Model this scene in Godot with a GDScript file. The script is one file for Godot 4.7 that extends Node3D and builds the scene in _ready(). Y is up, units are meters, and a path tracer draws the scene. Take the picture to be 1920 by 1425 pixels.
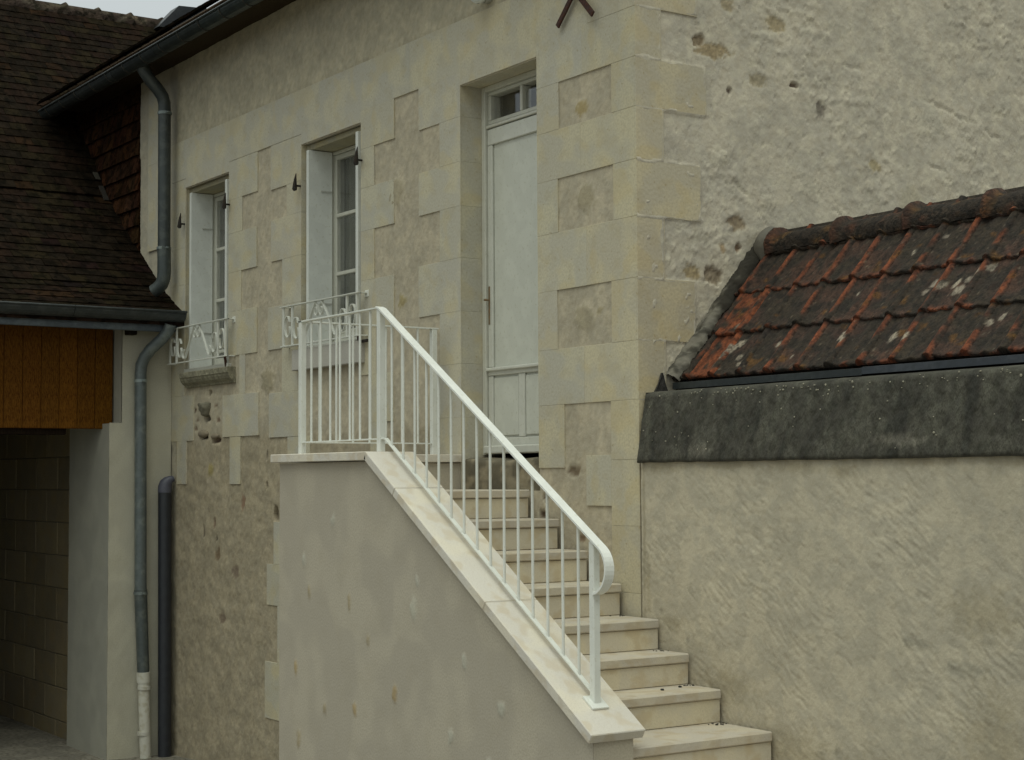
extends Node3D
# An old stone house with an outside stair, a tiled lean-to on its right and a tiled carport wing on its left.
# y = 0 is the height of the camera; x runs along the facade (z = 0), the house corner stands at x = 0.

const GROUND_LOW := -2.42
const GROUND_HIGH := -1.6

var rng := RandomNumberGenerator.new()
var n1 := FastNoiseLite.new()
var n2 := FastNoiseLite.new()
var n3 := FastNoiseLite.new()
var cel := FastNoiseLite.new()
var M := {}

# ------------------------------------------------------------------ shape builder
class Shape:
	var v := PackedVector3Array()
	var n := PackedVector3Array()
	var c := PackedColorArray()
	var i := PackedInt32Array()
	var col := Color(1, 1, 1)

	func quad(a: Vector3, b: Vector3, d: Vector3, e: Vector3) -> void:   # counter-clockwise seen from outside
		var nn := (b - a).cross(e - a)
		if nn.length_squared() < 1e-16:
			nn = (d - b).cross(e - b)
		nn = nn.normalized()
		var k := v.size()
		v.append(a); v.append(b); v.append(d); v.append(e)
		for q in 4:
			n.append(nn); c.append(col)
		i.append_array(PackedInt32Array([k, k + 2, k + 1, k, k + 3, k + 2]))

	func tri(a: Vector3, b: Vector3, d: Vector3) -> void:
		var nn := (b - a).cross(d - a).normalized()
		var k := v.size()
		v.append(a); v.append(b); v.append(d)
		for q in 3:
			n.append(nn); c.append(col)
		i.append_array(PackedInt32Array([k, k + 2, k + 1]))

	func poly(p: PackedVector3Array) -> void:
		for q in range(1, p.size() - 1):
			tri(p[0], p[q], p[q + 1])

	func box(lo: Vector3, hi: Vector3, ch := 0.004) -> void:   # a box with chamfered edges
		oriented(Transform3D(Basis(), (lo + hi) / 2), hi - lo, ch)

	func oriented(t: Transform3D, size: Vector3, ch := 0.004) -> void:
		var h := size / 2
		ch = minf(ch, minf(h.x, minf(h.y, h.z)) * 0.49)
		var g := h - Vector3.ONE * ch
		for ax in 3:
			for s in [-1.0, 1.0]:
				var u := (ax + 1) % 3
				var w := (ax + 2) % 3
				var p := []
				for q in [[-1, -1], [1, -1], [1, 1], [-1, 1]]:
					var a := Vector3()
					a[ax] = s * h[ax]; a[u] = q[0] * g[u]; a[w] = q[1] * g[w]
					p.append(t * a)
				if s > 0: quad(p[0], p[1], p[2], p[3])
				else: quad(p[3], p[2], p[1], p[0])
				# the four edges toward +-u, made once per pair (ax, u)
				for su in [-1.0, 1.0]:
					var e := []
					for q in [[0, -1], [0, 1], [1, 1], [1, -1]]:
						var a := Vector3()
						if q[0] == 0:
							a[ax] = s * h[ax]; a[u] = su * g[u]
						else:
							a[ax] = s * g[ax]; a[u] = su * h[u]
						a[w] = q[1] * g[w]
						e.append(t * a)
					if s * su > 0: quad(e[3], e[2], e[1], e[0])
					else: quad(e[0], e[1], e[2], e[3])
		for sx in [-1.0, 1.0]:
			for sy in [-1.0, 1.0]:
				for sz in [-1.0, 1.0]:
					var a := t * Vector3(sx * h.x, sy * g.y, sz * g.z)
					var b := t * Vector3(sx * g.x, sy * h.y, sz * g.z)
					var d := t * Vector3(sx * g.x, sy * g.y, sz * h.z)
					if sx * sy * sz > 0: tri(a, b, d)
					else: tri(a, d, b)

	func bar(a: Vector3, b: Vector3, w: float, h: float, side := Vector3(0, 0, 1), ch := 0.001) -> void:   # w along side, h across
		var d := (b - a).normalized()
		var s := (side - d * side.dot(d)).normalized()
		var up := s.cross(d).normalized()
		oriented(Transform3D(Basis(d, s, d.cross(s)), (a + b) / 2), Vector3((b - a).length(), w, h), ch)

	func ring(ctr: Vector3, x: Vector3, y: Vector3, r: float, sides: int) -> PackedVector3Array:
		var p := PackedVector3Array()
		for k in sides:
			var t := TAU * k / sides
			p.append(ctr + (x * cos(t) + y * sin(t)) * r)
		return p

	func tube(path: PackedVector3Array, radii: PackedFloat32Array, sides := 12, capped := true) -> void:
		var k0 := v.size()
		var prev := Vector3()
		for q in path.size():
			var d: Vector3
			if q == 0: d = path[1] - path[0]
			elif q == path.size() - 1: d = path[q] - path[q - 1]
			else: d = (path[q + 1] - path[q]).normalized() + (path[q] - path[q - 1]).normalized()
			d = d.normalized()
			if q == 0:
				prev = Vector3(1, 0, 0) if absf(d.x) < 0.9 else Vector3(0, 0, 1)
			var x := (prev - d * prev.dot(d)).normalized()
			prev = x
			var y := d.cross(x)
			for s in sides:
				var t := TAU * s / sides
				var o := x * cos(t) + y * sin(t)
				v.append(path[q] + o * radii[mini(q, radii.size() - 1)])
				n.append(o); c.append(col)
		for q in path.size() - 1:
			for s in sides:
				var a := k0 + q * sides + s
				var b := k0 + q * sides + (s + 1) % sides
				i.append_array(PackedInt32Array([a, a + sides, b, b, a + sides, b + sides]))
		if capped:
			for e in [0, path.size() - 1]:
				var p := PackedVector3Array()
				for s in sides:
					p.append(v[k0 + e * sides + (s if e > 0 else sides - 1 - s)])
				poly(p)

	func extrude(profile: PackedVector3Array, along: Vector3, closed := true, caps := true) -> void:   # profile counter-clockwise seen from the start of "along" looking back
		var m := profile.size()
		for q in (m if closed else m - 1):
			var a := profile[q]
			var b := profile[(q + 1) % m]
			quad(a, b, b + along, a + along)
		if caps:
			var rev := PackedVector3Array()
			var far := PackedVector3Array()
			for q in m:
				rev.append(profile[m - 1 - q]); far.append(profile[q] + along)
			poly(rev); poly(far)

	func sheet(nu: int, nv: int, f: Callable, cf = null, skip = null) -> void:   # smooth grid; f(u index, v index) -> point, u x v points outward
		var k0 := v.size()
		var pts := PackedVector3Array()
		pts.resize((nu + 1) * (nv + 1))
		for b in nv + 1:
			for a in nu + 1:
				pts[b * (nu + 1) + a] = f.call(a, b)
		for b in nv + 1:
			for a in nu + 1:
				var a0 := maxi(a - 1, 0)
				var a1 := mini(a + 1, nu)
				var b0 := maxi(b - 1, 0)
				var b1 := mini(b + 1, nv)
				var p := pts[b * (nu + 1) + a]
				v.append(p)
				n.append((pts[b * (nu + 1) + a1] - pts[b * (nu + 1) + a0]).cross(pts[b1 * (nu + 1) + a] - pts[b0 * (nu + 1) + a]).normalized())
				c.append(cf.call(p) if cf != null else col)
		for b in nv:
			for a in nu:
				var k := k0 + b * (nu + 1) + a
				if skip != null and skip.call((pts[b * (nu + 1) + a] + pts[(b + 1) * (nu + 1) + a + 1]) / 2):
					continue
				i.append_array(PackedInt32Array([k, k + nu + 2, k + 1, k, k + nu + 1, k + nu + 2]))

	func ball(ctr: Vector3, r: Vector3, nu := 14, nv := 9, rough := 0.0, noise: FastNoiseLite = null) -> void:
		sheet(nu, nv, func(a, b):
			var t: float = TAU * a / nu
			var ph: float = PI * (float(b) / nv - 0.5)
			var d := Vector3(cos(ph) * cos(t), sin(ph), -cos(ph) * sin(t))
			var k := 1.0
			if noise != null: k += rough * noise.get_noise_3dv(ctr * 3.0 + d * r.length() * 0.8)
			return ctr + Vector3(d.x * r.x, d.y * r.y, d.z * r.z) * k)

	func mesh() -> ArrayMesh:
		var arr := []
		arr.resize(Mesh.ARRAY_MAX)
		arr[Mesh.ARRAY_VERTEX] = v
		arr[Mesh.ARRAY_NORMAL] = n
		arr[Mesh.ARRAY_COLOR] = c
		arr[Mesh.ARRAY_INDEX] = i
		var m := ArrayMesh.new()
		m.add_surface_from_arrays(Mesh.PRIMITIVE_TRIANGLES, arr)
		return m

# ------------------------------------------------------------------ scene helpers
func thing(called: String, label: String, category: String, at := Vector3.ZERO, group := "") -> Node3D:
	var o := Node3D.new()
	o.name = called
	o.position = at
	add_child(o, true)
	o.set_meta("label", label)
	o.set_meta("category", category)
	if group != "": o.set_meta("group", group)
	return o

func world_of(o: Node) -> Vector3:
	var p := Vector3.ZERO
	while o is Node3D and o != self:
		p += o.position
		o = o.get_parent()
	return p

func part(parent: Node3D, called: String, s, mat: Material) -> MeshInstance3D:   # s is built in scene coordinates
	var o := MeshInstance3D.new()
	o.name = called
	o.mesh = s.mesh() if s is Shape else s
	o.material_override = mat
	o.position = -world_of(parent)
	parent.add_child(o, true)
	return o

func structure(called: String, s: Shape, mat: Material) -> MeshInstance3D:
	var o := part(self, called, s, mat)
	o.set_meta("kind", "structure")
	return o

func lin(r: float, g: float, b: float) -> Color:   # linear values to an sRGB colour
	return Color(r, g, b).linear_to_srgb()

func noise_bytes(seed_: int, freq: float, octaves: int, size: int, kind := FastNoiseLite.TYPE_SIMPLEX_SMOOTH) -> PackedByteArray:
	var f := FastNoiseLite.new()
	f.seed = seed_
	f.noise_type = kind
	f.frequency = freq
	f.fractal_type = FastNoiseLite.FRACTAL_FBM
	f.fractal_octaves = octaves
	var im := f.get_seamless_image(size, size)
	im.convert(Image.FORMAT_L8)
	return im.get_data()

# layers: [seed, freq, octaves, low, high, colour, strength (, kind)]; colours are sRGB factors
func grain(size: int, base: Color, layers: Array) -> ImageTexture:
	var px := PackedFloat32Array()
	px.resize(size * size * 3)
	for k in size * size:
		px[k * 3] = base.r; px[k * 3 + 1] = base.g; px[k * 3 + 2] = base.b
	for L in layers:
		var d := noise_bytes(L[0], L[1], L[2], size, L[7] if L.size() > 7 else FastNoiseLite.TYPE_SIMPLEX_SMOOTH)
		var lo: float = L[3]
		var inv: float = 1.0 / (L[4] - L[3])
		var cc: Color = L[5]
		var st: float = L[6]
		for k in size * size:
			var t := clampf((d[k] / 255.0 - lo) * inv, 0.0, 1.0)
			t = t * t * (3.0 - 2.0 * t) * st
			px[k * 3] += (cc.r - px[k * 3]) * t
			px[k * 3 + 1] += (cc.g - px[k * 3 + 1]) * t
			px[k * 3 + 2] += (cc.b - px[k * 3 + 2]) * t
	var by := PackedByteArray()
	by.resize(size * size * 3)
	for k in by.size():
		by[k] = int(clampf(px[k], 0, 1) * 255.0)
	return ImageTexture.create_from_image(Image.create_from_data(size, size, false, Image.FORMAT_RGB8, by))

func bumps(size: int, seed_: int, freq: float, octaves: int, strength: float, kind := FastNoiseLite.TYPE_SIMPLEX_SMOOTH) -> ImageTexture:
	var im := Image.create_from_data(size, size, false, Image.FORMAT_L8, noise_bytes(seed_, freq, octaves, size, kind))
	im.convert(Image.FORMAT_RGBA8)
	im.bump_map_to_normal_map(strength)
	return ImageTexture.create_from_image(im)

func mat(color: Color, rough: float, tex: Texture2D = null, metres := 1.0, nrm: Texture2D = null, nmetres := 1.0, nscale := 1.0, stretch := Vector3.ONE) -> StandardMaterial3D:
	var m := StandardMaterial3D.new()
	m.albedo_color = color
	m.roughness = rough
	m.vertex_color_use_as_albedo = true
	if tex != null or nrm != null:
		m.uv1_triplanar = true
		m.uv1_world_triplanar = true
		m.uv1_triplanar_sharpness = 4.0
		m.uv1_scale = stretch / metres
	if tex != null: m.albedo_texture = tex
	if nrm != null:
		m.normal_enabled = true
		m.normal_texture = nrm
		m.normal_scale = nscale
	return m

func smooth(a: float, b: float, x: float) -> float:
	var t := clampf((x - a) / (b - a), 0, 1)
	return t * t * (3 - 2 * t)

# ------------------------------------------------------------------ start
func _ready() -> void:
	# camera, sky, sun, exposure
	var cam := Camera3D.new()
	cam.name = "camera"
	add_child(cam)
	cam.position = Vector3(7.312, 0, 5.736)
	var yaw := deg_to_rad(56.199)
	var pitch := deg_to_rad(3.366)
	var roll := deg_to_rad(-0.324)
	var fwd := Vector3(-sin(yaw), 0, -cos(yaw))
	var right := Vector3(cos(yaw), 0, -sin(yaw))
	var look := fwd * cos(pitch) + Vector3.UP * sin(pitch)
	var up := Vector3.UP * cos(pitch) - fwd * sin(pitch)
	var x_axis := right * cos(roll) + up * sin(roll)
	var y_axis := up * cos(roll) - right * sin(roll)
	cam.basis = Basis(x_axis, y_axis, -look)
	cam.fov = rad_to_deg(2.0 * atan(712.5 / 3132.1))
	cam.near = 0.1
	cam.far = 300.0
	cam.current = true

	var env := Environment.new()
	env.background_mode = Environment.BG_SKY
	var sky := Sky.new()
	var sm := ProceduralSkyMaterial.new()
	sm.sky_top_color = Color(0.99, 1.05, 1.0).linear_to_srgb()
	sm.sky_horizon_color = Color(0.27, 0.305, 0.33).linear_to_srgb()
	sm.sky_curve = 0.65
	sm.ground_horizon_color = Color(0.42, 0.40, 0.36)
	sm.ground_bottom_color = Color(0.36, 0.34, 0.30)
	sm.sun_angle_max = 1.0
	sky.sky_material = sm
	env.sky = sky
	env.background_energy_multiplier = 1.0
	env.tonemap_mode = Environment.TONE_MAPPER_LINEAR
	env.tonemap_exposure = 1.25
	env.sdfgi_enabled = true
	env.ssao_enabled = true
	env.ssil_enabled = true
	var we := WorldEnvironment.new()
	we.name = "world_environment"
	we.environment = env
	add_child(we)

	var sun := DirectionalLight3D.new()
	sun.name = "sun"
	sun.light_color = Color(0.98, 1.0, 0.95)
	sun.light_energy = 0.45
	sun.light_angular_distance = 60.0
	sun.shadow_enabled = true
	add_child(sun)
	sun.look_at_from_position(Vector3(2.6, 12, 3.2), Vector3(0, 0, 0))

	rng.seed = 20
	n1.seed = 3; n1.frequency = 1.0; n1.fractal_octaves = 3; n1.noise_type = FastNoiseLite.TYPE_SIMPLEX_SMOOTH
	n2.seed = 7; n2.frequency = 1.0; n2.fractal_octaves = 2; n2.noise_type = FastNoiseLite.TYPE_SIMPLEX_SMOOTH
	n3.seed = 11; n3.frequency = 1.0; n3.fractal_octaves = 4; n3.noise_type = FastNoiseLite.TYPE_SIMPLEX
	cel.seed = 5; cel.frequency = 1.0; cel.noise_type = FastNoiseLite.TYPE_CELLULAR
	cel.cellular_return_type = FastNoiseLite.RETURN_DISTANCE; cel.fractal_type = FastNoiseLite.FRACTAL_NONE

	materials()
	ground()
	main_house()
	lean_to()
	wing()
	staircase()
	stair_railing()
	drainage()
	window_guards()
	small_things()

func materials() -> void:
	var W := Color(1, 1, 1)
	var stone_t := grain(512, Color(0.93, 0.93, 0.93), [
		[1, 0.006, 4, 0.35, 0.75, Color(1.0, 0.985, 0.93), 0.8], [2, 0.015, 3, 0.52, 0.8, Color(0.89, 0.86, 0.79), 0.35],
		[3, 0.12, 2, 0.3, 0.8, Color(0.86, 0.85, 0.82), 0.4], [4, 0.07, 2, 0.80, 0.9, Color(0.74, 0.68, 0.55), 0.4], [9, 0.007, 3, 0.55, 0.75, Color(0.97, 0.92, 0.79), 0.35]])
	var rough_t := grain(512, Color(0.9, 0.89, 0.87), [
		[5, 0.01, 4, 0.35, 0.7, Color(1.0, 0.98, 0.94), 0.6], [6, 0.03, 4, 0.5, 0.78, Color(0.84, 0.81, 0.77), 0.3],
		[7, 0.2, 2, 0.4, 0.85, Color(0.84, 0.82, 0.78), 0.3], [8, 0.14, 2, 0.70, 0.84, Color(1, 0.98, 0.95), 0.5]])
	var fine_n := bumps(512, 21, 0.09, 4, 3.0)
	var sand_n := bumps(512, 22, 0.16, 3, 5.0)
	var lump_n := bumps(512, 23, 0.04, 5, 7.0)
	M.stone = mat(W, 0.92, stone_t, 1.3, fine_n, 1.3, 0.15)
	M.render = mat(W, 0.97, rough_t, 0.9, lump_n, 0.9, 0.18)
	M.gable = mat(W, 0.96, rough_t, 1.4, lump_n, 1.4, 0.22)
	M.cement = mat(W, 0.95, grain(512, Color(0.93, 0.93, 0.93), [
		[31, 0.005, 3, 0.35, 0.7, Color(1, 1, 0.99), 0.7], [32, 0.012, 4, 0.5, 0.8, Color(0.88, 0.87, 0.84), 0.18], [33, 0.25, 2, 0.35, 0.85, Color(0.85, 0.84, 0.82), 0.5]]), 1.6, sand_n, 0.4, 0.05)
	M.ashlar = mat(W, 0.8, grain(512, Color(0.95, 0.95, 0.95), [
		[41, 0.005, 4, 0.4, 0.75, Color(1, 0.99, 0.95), 0.8], [42, 0.012, 3, 0.5, 0.8, Color(0.88, 0.83, 0.74), 0.5], [43, 0.2, 2, 0.4, 0.9, Color(0.88, 0.87, 0.84), 0.4]]), 1.1, fine_n, 0.9, 0.2)
	M.paint = mat(W, 0.33, grain(256, Color(0.97, 0.97, 0.97), [[51, 0.02, 3, 0.4, 0.7, Color(1, 1, 1), 0.8], [52, 0.1, 2, 0.72, 0.85, Color(0.86, 0.85, 0.8), 0.4]]), 0.8, bumps(256, 53, 0.03, 3, 1.0), 0.8, 0.15)
	M.zinc = mat(W, 0.45, grain(512, Color(0.8, 0.82, 0.85), [
		[61, 0.01, 4, 0.4, 0.7, Color(1, 1, 1), 0.7], [62, 0.03, 4, 0.55, 0.75, Color(0.72, 0.74, 0.73), 0.4]]), 0.8, bumps(512, 63, 0.02, 3, 1.5), 0.8, 0.3)
	M.zinc.metallic = 0.35
	M.pvc = mat(W, 0.4, grain(256, Color(0.96, 0.96, 0.96), [[65, 0.02, 3, 0.5, 0.8, Color(0.82, 0.8, 0.74), 0.6]]), 0.5)
	M.wood = mat(W, 0.6, grain(512, Color(0.85, 0.8, 0.72), [
		[71, 0.02, 4, 0.35, 0.7, Color(1, 0.96, 0.88), 0.9], [72, 0.05, 3, 0.55, 0.75, Color(0.5, 0.4, 0.3), 0.75], [73, 0.15, 2, 0.4, 0.8, Color(0.66, 0.57, 0.46), 0.4]]), 0.5, bumps(512, 74, 0.05, 3, 2.0), 0.5, 0.3, Vector3(3, 0.35, 3))
	M.wood.metallic_specular = 0.2
	M.tile_red = mat(W, 0.93, grain(1024, Color(0.82, 0.76, 0.72), [
		[81, 0.01, 4, 0.38, 0.62, Color(1.0, 0.93, 0.86), 0.8], [82, 0.02, 5, 0.5, 0.66, Color(0.42, 0.39, 0.36), 0.8], [83, 0.06, 3, 0.45, 0.75, Color(0.55, 0.5, 0.46), 0.6],
		[84, 0.12, 2, 0.76, 0.84, Color(1, 1, 0.95), 0.5]]), 1.2, bumps(1024, 85, 0.05, 4, 6.0), 1.2, 0.8)
	M.tile_brown = mat(W, 0.93, grain(1024, Color(0.8, 0.76, 0.72), [
		[91, 0.008, 4, 0.38, 0.64, Color(1.0, 0.94, 0.86), 0.8], [92, 0.02, 5, 0.5, 0.68, Color(0.5, 0.5, 0.44), 0.8], [93, 0.08, 2, 0.78, 0.86, Color(1, 1, 0.95), 0.55]]), 2.6, bumps(512, 94, 0.06, 4, 5.0), 1.3, 0.7)
	M.tile_brown.metallic_specular = 0.15
	M.concrete = mat(W, 0.97, grain(1024, Color(0.78, 0.77, 0.75), [
		[101, 0.008, 4, 0.35, 0.65, Color(1, 1, 0.96), 0.6], [102, 0.02, 4, 0.48, 0.68, Color(0.66, 0.66, 0.62), 0.5], [103, 0.15, 3, 0.5, 0.7, Color(0.55, 0.55, 0.52), 0.5]]), 1.1, lump_n, 0.7, 0.5, Vector3(1.0, 0.55, 1.0))
	M.iron = mat(W, 0.8, grain(256, Color(0.8, 0.78, 0.76), [[111, 0.05, 4, 0.45, 0.7, Color(1, 0.8, 0.6), 0.8]]), 0.4, bumps(256, 112, 0.08, 3, 4.0), 0.4, 0.6)
	M.plastic = mat(W, 0.45, grain(256, Color(0.9, 0.9, 0.92), [[115, 0.02, 4, 0.45, 0.7, Color(1, 1, 1), 0.8]]), 0.6)
	M.ground = mat(W, 0.97, grain(1024, Color(0.85, 0.84, 0.82), [
		[121, 0.006, 4, 0.4, 0.7, Color(1, 0.99, 0.96), 0.8], [122, 0.05, 4, 0.5, 0.7, Color(0.68, 0.66, 0.62), 0.7]]), 3.0, lump_n, 1.0, 0.5)
	M.cloth = mat(W, 0.95)
	M.dark = mat(W, 0.95)
	var g := StandardMaterial3D.new()
	g.albedo_color = Color(0.75, 0.8, 0.78, 0.015)
	g.transparency = BaseMaterial3D.TRANSPARENCY_ALPHA
	g.roughness = 0.03
	M.glass = g
	var l := StandardMaterial3D.new()
	l.albedo_color = Color(0.86, 0.88, 0.88)
	l.roughness = 0.25
	M.globe = l

# ------------------------------------------------------------------ ground
func ground_y(x: float) -> float:
	return lerpf(GROUND_LOW, GROUND_HIGH, smooth(-7.4, 1.5, x)) if x > -6.6 else lerpf(GROUND_LOW, GROUND_HIGH, smooth(-7.4, 1.5, -6.6))

func ground() -> void:
	var s := Shape.new()
	s.col = Color(0.30, 0.285, 0.25)
	s.sheet(160, 160, func(a, b):
		var x: float = lerpf(-60, 60, a / 160.0)
		var z: float = lerpf(60, -60, b / 160.0)
		x = x * absf(x) / 60.0 * 0.8 + x * 0.2
		z = z * absf(z) / 60.0 * 0.8 + z * 0.2
		return Vector3(x, ground_y(x) + 0.006 * n1.get_noise_2d(x * 2, z * 2), z))
	structure("ground", s, M.ground)

# ------------------------------------------------------------------ the stone house
const OPEN := [   # x0, x1, y0, y1 of the openings in the facade
	[-6.41, -5.49, 0.93, 2.57], [-4.15, -3.2, 0.985, 2.57], [-1.85, -0.97, -0.07, 2.57]]

func in_opening(p: Vector3) -> bool:
	for o in OPEN:
		if p.x > o[0] and p.x < o[1] and p.y > o[2] and p.y < o[3]: return true
	return false

func spot(x: float, y: float, cx: float, cy: float, rx: float, ry: float, edge := 0.35) -> float:   # 1 inside an uneven patch
	var d := Vector2((x - cx) / rx, (y - cy) / ry).length()
	if d > 1.8: return 0.0
	d += 0.45 * n1.get_noise_2d(x * 14 + cx * 9, y * 14) + 0.2 * n2.get_noise_2d(x * 40, y * 40 + cy)
	return 1.0 - smooth(1.0 - edge, 1.0, d)

const LOW_SPOTS := [   # on the lower facade: x, y, rx, ry, depth, r, g, b
	[-4.6, -0.275, 0.05, 0.06, -0.07, 0.10, 0.075, 0.05], [-5.995, -0.44, 0.02, 0.05, -0.012, 0.12, 0.10, 0.08], [-5.77, -0.36, 0.03, 0.05, -0.01, 0.20, 0.14, 0.10],
	[-5.70, -0.62, 0.06, 0.07, -0.008, 0.22, 0.16, 0.10], [-5.72, -0.50, 0.015, 0.015, -0.02, 0.08, 0.07, 0.06], [-6.2, 0.60, 0.05, 0.015, -0.008, 0.16, 0.12, 0.09],
	[-6.14, 0.52, 0.05, 0.012, -0.006, 0.18, 0.13, 0.10], [-6.17, 0.44, 0.04, 0.02, -0.008, 0.2, 0.14, 0.10], [-5.70, 0.50, 0.04, 0.02, -0.008, 0.22, 0.15, 0.11], [-5.75, 0.62, 0.05, 0.015, -0.007, 0.22, 0.16, 0.11],
	[-5.97, 0.37, 0.10, 0.015, -0.035, 0.12, 0.08, 0.06], [-5.74, 0.33, 0.10, 0.02, -0.04, 0.15, 0.09, 0.07], [-5.88, 0.735, 0.03, 0.02, -0.05, 0.03, 0.03, 0.03], [-5.92, 0.52, 0.06, 0.03, -0.05, 0.05, 0.045, 0.035],
	[-5.85, 0.09, 0.06, 0.06, 0.004, 0.42, 0.36, 0.16], [-5.2, -0.18, 0.05, 0.07, -0.005, 0.34, 0.22, 0.15], [-5.9, -0.02, 0.03, 0.03, 0.006, 0.5, 0.45, 0.36], [-5.35, -0.75, 0.08, 0.06, -0.008, 0.25, 0.2, 0.16],
	[-4.75, 0.18, 0.015, 0.04, -0.03, 0.06, 0.06, 0.06], [-4.75, -0.05, 0.012, 0.03, -0.03, 0.06, 0.06, 0.06], [-5.15, -0.05, 0.03, 0.03, 0.004, 0.45, 0.4, 0.32], [-5.6, -1.15, 0.07, 0.05, -0.006, 0.24, 0.19, 0.15],
	[-2.72, 1.99, 0.17, 0.11, 0.008, 0.46, 0.42, 0.32], [-0.47, 1.63, 0.11, 0.09, 0.006, 0.44, 0.40, 0.30], [-0.50, 0.93, 0.12, 0.08, 0.006, 0.45, 0.41, 0.31], [-0.36, 0.96, 0.03, 0.03, 0.004, 0.44, 0.39, 0.26],
	[-0.52, 2.17, 0.07, 0.05, 0.004, 0.44, 0.36, 0.19], [-4.75, 0.79, 0.13, 0.11, 0.008, 0.42, 0.38, 0.28], [-2.62, 1.22, 0.06, 0.06, 0.004, 0.42, 0.36, 0.19], [-0.62, 0.04, 0.08, 0.03, -0.01, 0.20, 0.15, 0.10],
	[-0.95, -0.22, 0.035, 0.03, -0.02, 0.14, 0.09, 0.06], [-0.92, -0.12, 0.03, 0.02, -0.02, 0.15, 0.10, 0.07], [-0.55, -0.35, 0.05, 0.03, -0.008, 0.26, 0.18, 0.12], [-0.85, -0.30, 0.03, 0.02, -0.02, 0.15, 0.10, 0.07]]

func facade_depth(x: float, y: float) -> float:
	var rubble := 1.0 if (y < 0.36 and x < -2.0) else 0.0
	var z := -0.009 + 0.004 * n1.get_noise_2d(x * 1.7, y * 1.7) + 0.002 * n1.get_noise_2d(x * 7, y * 7) + 0.0015 * n2.get_noise_2d(x * 26, y * 26)
	z += rubble * (0.0 + 0.007 * n1.get_noise_2d(x * 4.5 + 30, y * 5.5) + 0.004 * absf(n2.get_noise_2d(x * 12, y * 14)) + 0.002 * n3.get_noise_2d(x * 22, y * 22))
	if y > 3.0: z += 0.008 * n1.get_noise_2d(x * 3, y * 3) + 0.004
	for q in LOW_SPOTS:
		if absf(x - q[0]) < q[2] * 2 and absf(y - q[1]) < q[3] * 2:
			z += q[4] * spot(x, y, q[0], q[1], q[2], q[3])
	return z

func facade_color(p: Vector3) -> Color:
	var low := smooth(0.45, 0.25, p.y + 0.1 * n1.get_noise_2d(p.x * 3, p.y * 3)) if p.x < -2.0 else 0.0
	var c := INFILL.lerp(LOW_RENDER, low)
	if p.y > 2.95: c = HIGH_RENDER
	var t := n1.get_noise_2d(p.x * 2.2 + 9, p.y * 2.2)
	c = c * (1.0 + 0.08 * smooth(0.0, 0.5, t) - 0.07 * smooth(0.05, 0.5, -t))
	var f := n3.get_noise_2d(p.x * 13, p.y * 13)
	c = c.lerp(c * Color(1.16, 1.17, 1.17), smooth(0.15, 0.45, f) * 0.5)
	c = c.lerp(c * Color(0.72, 0.69, 0.65), smooth(0.22, 0.5, -f) * 0.3)
	if p.x < -6.62: c = STONE * 0.9
	c.a = 1
	for q in LOW_SPOTS:
		if absf(p.x - q[0]) < q[2] * 2 and absf(p.y - q[1]) < q[3] * 2:
			c = c.lerp(Color(q[5], q[6], q[7]), spot(p.x, p.y, q[0], q[1], q[2], q[3]) * 0.9)
	return c

const STONE := Color(0.59, 0.562, 0.472)
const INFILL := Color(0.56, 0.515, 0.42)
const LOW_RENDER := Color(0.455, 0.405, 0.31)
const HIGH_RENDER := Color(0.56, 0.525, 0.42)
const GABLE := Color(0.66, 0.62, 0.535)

func stone_tint() -> Color:
	var t := rng.randf_range(-1, 1)
	var w := rng.randf_range(-1, 1)
	return Color(STONE.r + 0.014 * t + 0.006 * w, STONE.g + 0.014 * t, STONE.b + 0.012 * t - 0.014 * w)

func stone(wall: Node3D, x0: float, x1: float, y0: float, y1: float, deep := 0.05, proud := 0.0) -> void:
	var s := Shape.new()
	s.col = stone_tint()
	var g := 0.0004
	var z := proud + rng.randf_range(-0.0004, 0.0004)
	s.box(Vector3(x0 + g, y0 + g, -deep), Vector3(x1 - g, y1 - g, z), 0.0010)
	part(wall, "stone", s, M.stone)

func corner_stone(wall: Node3D, w: float, d: float, y0: float, y1: float) -> void:
	var s := Shape.new()
	s.col = stone_tint() * Color(1.02, 1.0, 0.96)
	s.box(Vector3(-w, y0 + 0.0005, -d), Vector3(0.006 + rng.randf_range(-0.0008, 0.0008), y1 - 0.0005, rng.randf_range(-0.0004, 0.0004)), 0.0015)
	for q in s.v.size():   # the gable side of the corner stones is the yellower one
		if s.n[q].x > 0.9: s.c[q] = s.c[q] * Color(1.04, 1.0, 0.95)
	part(wall, "corner_stone", s, M.stone)

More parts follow.
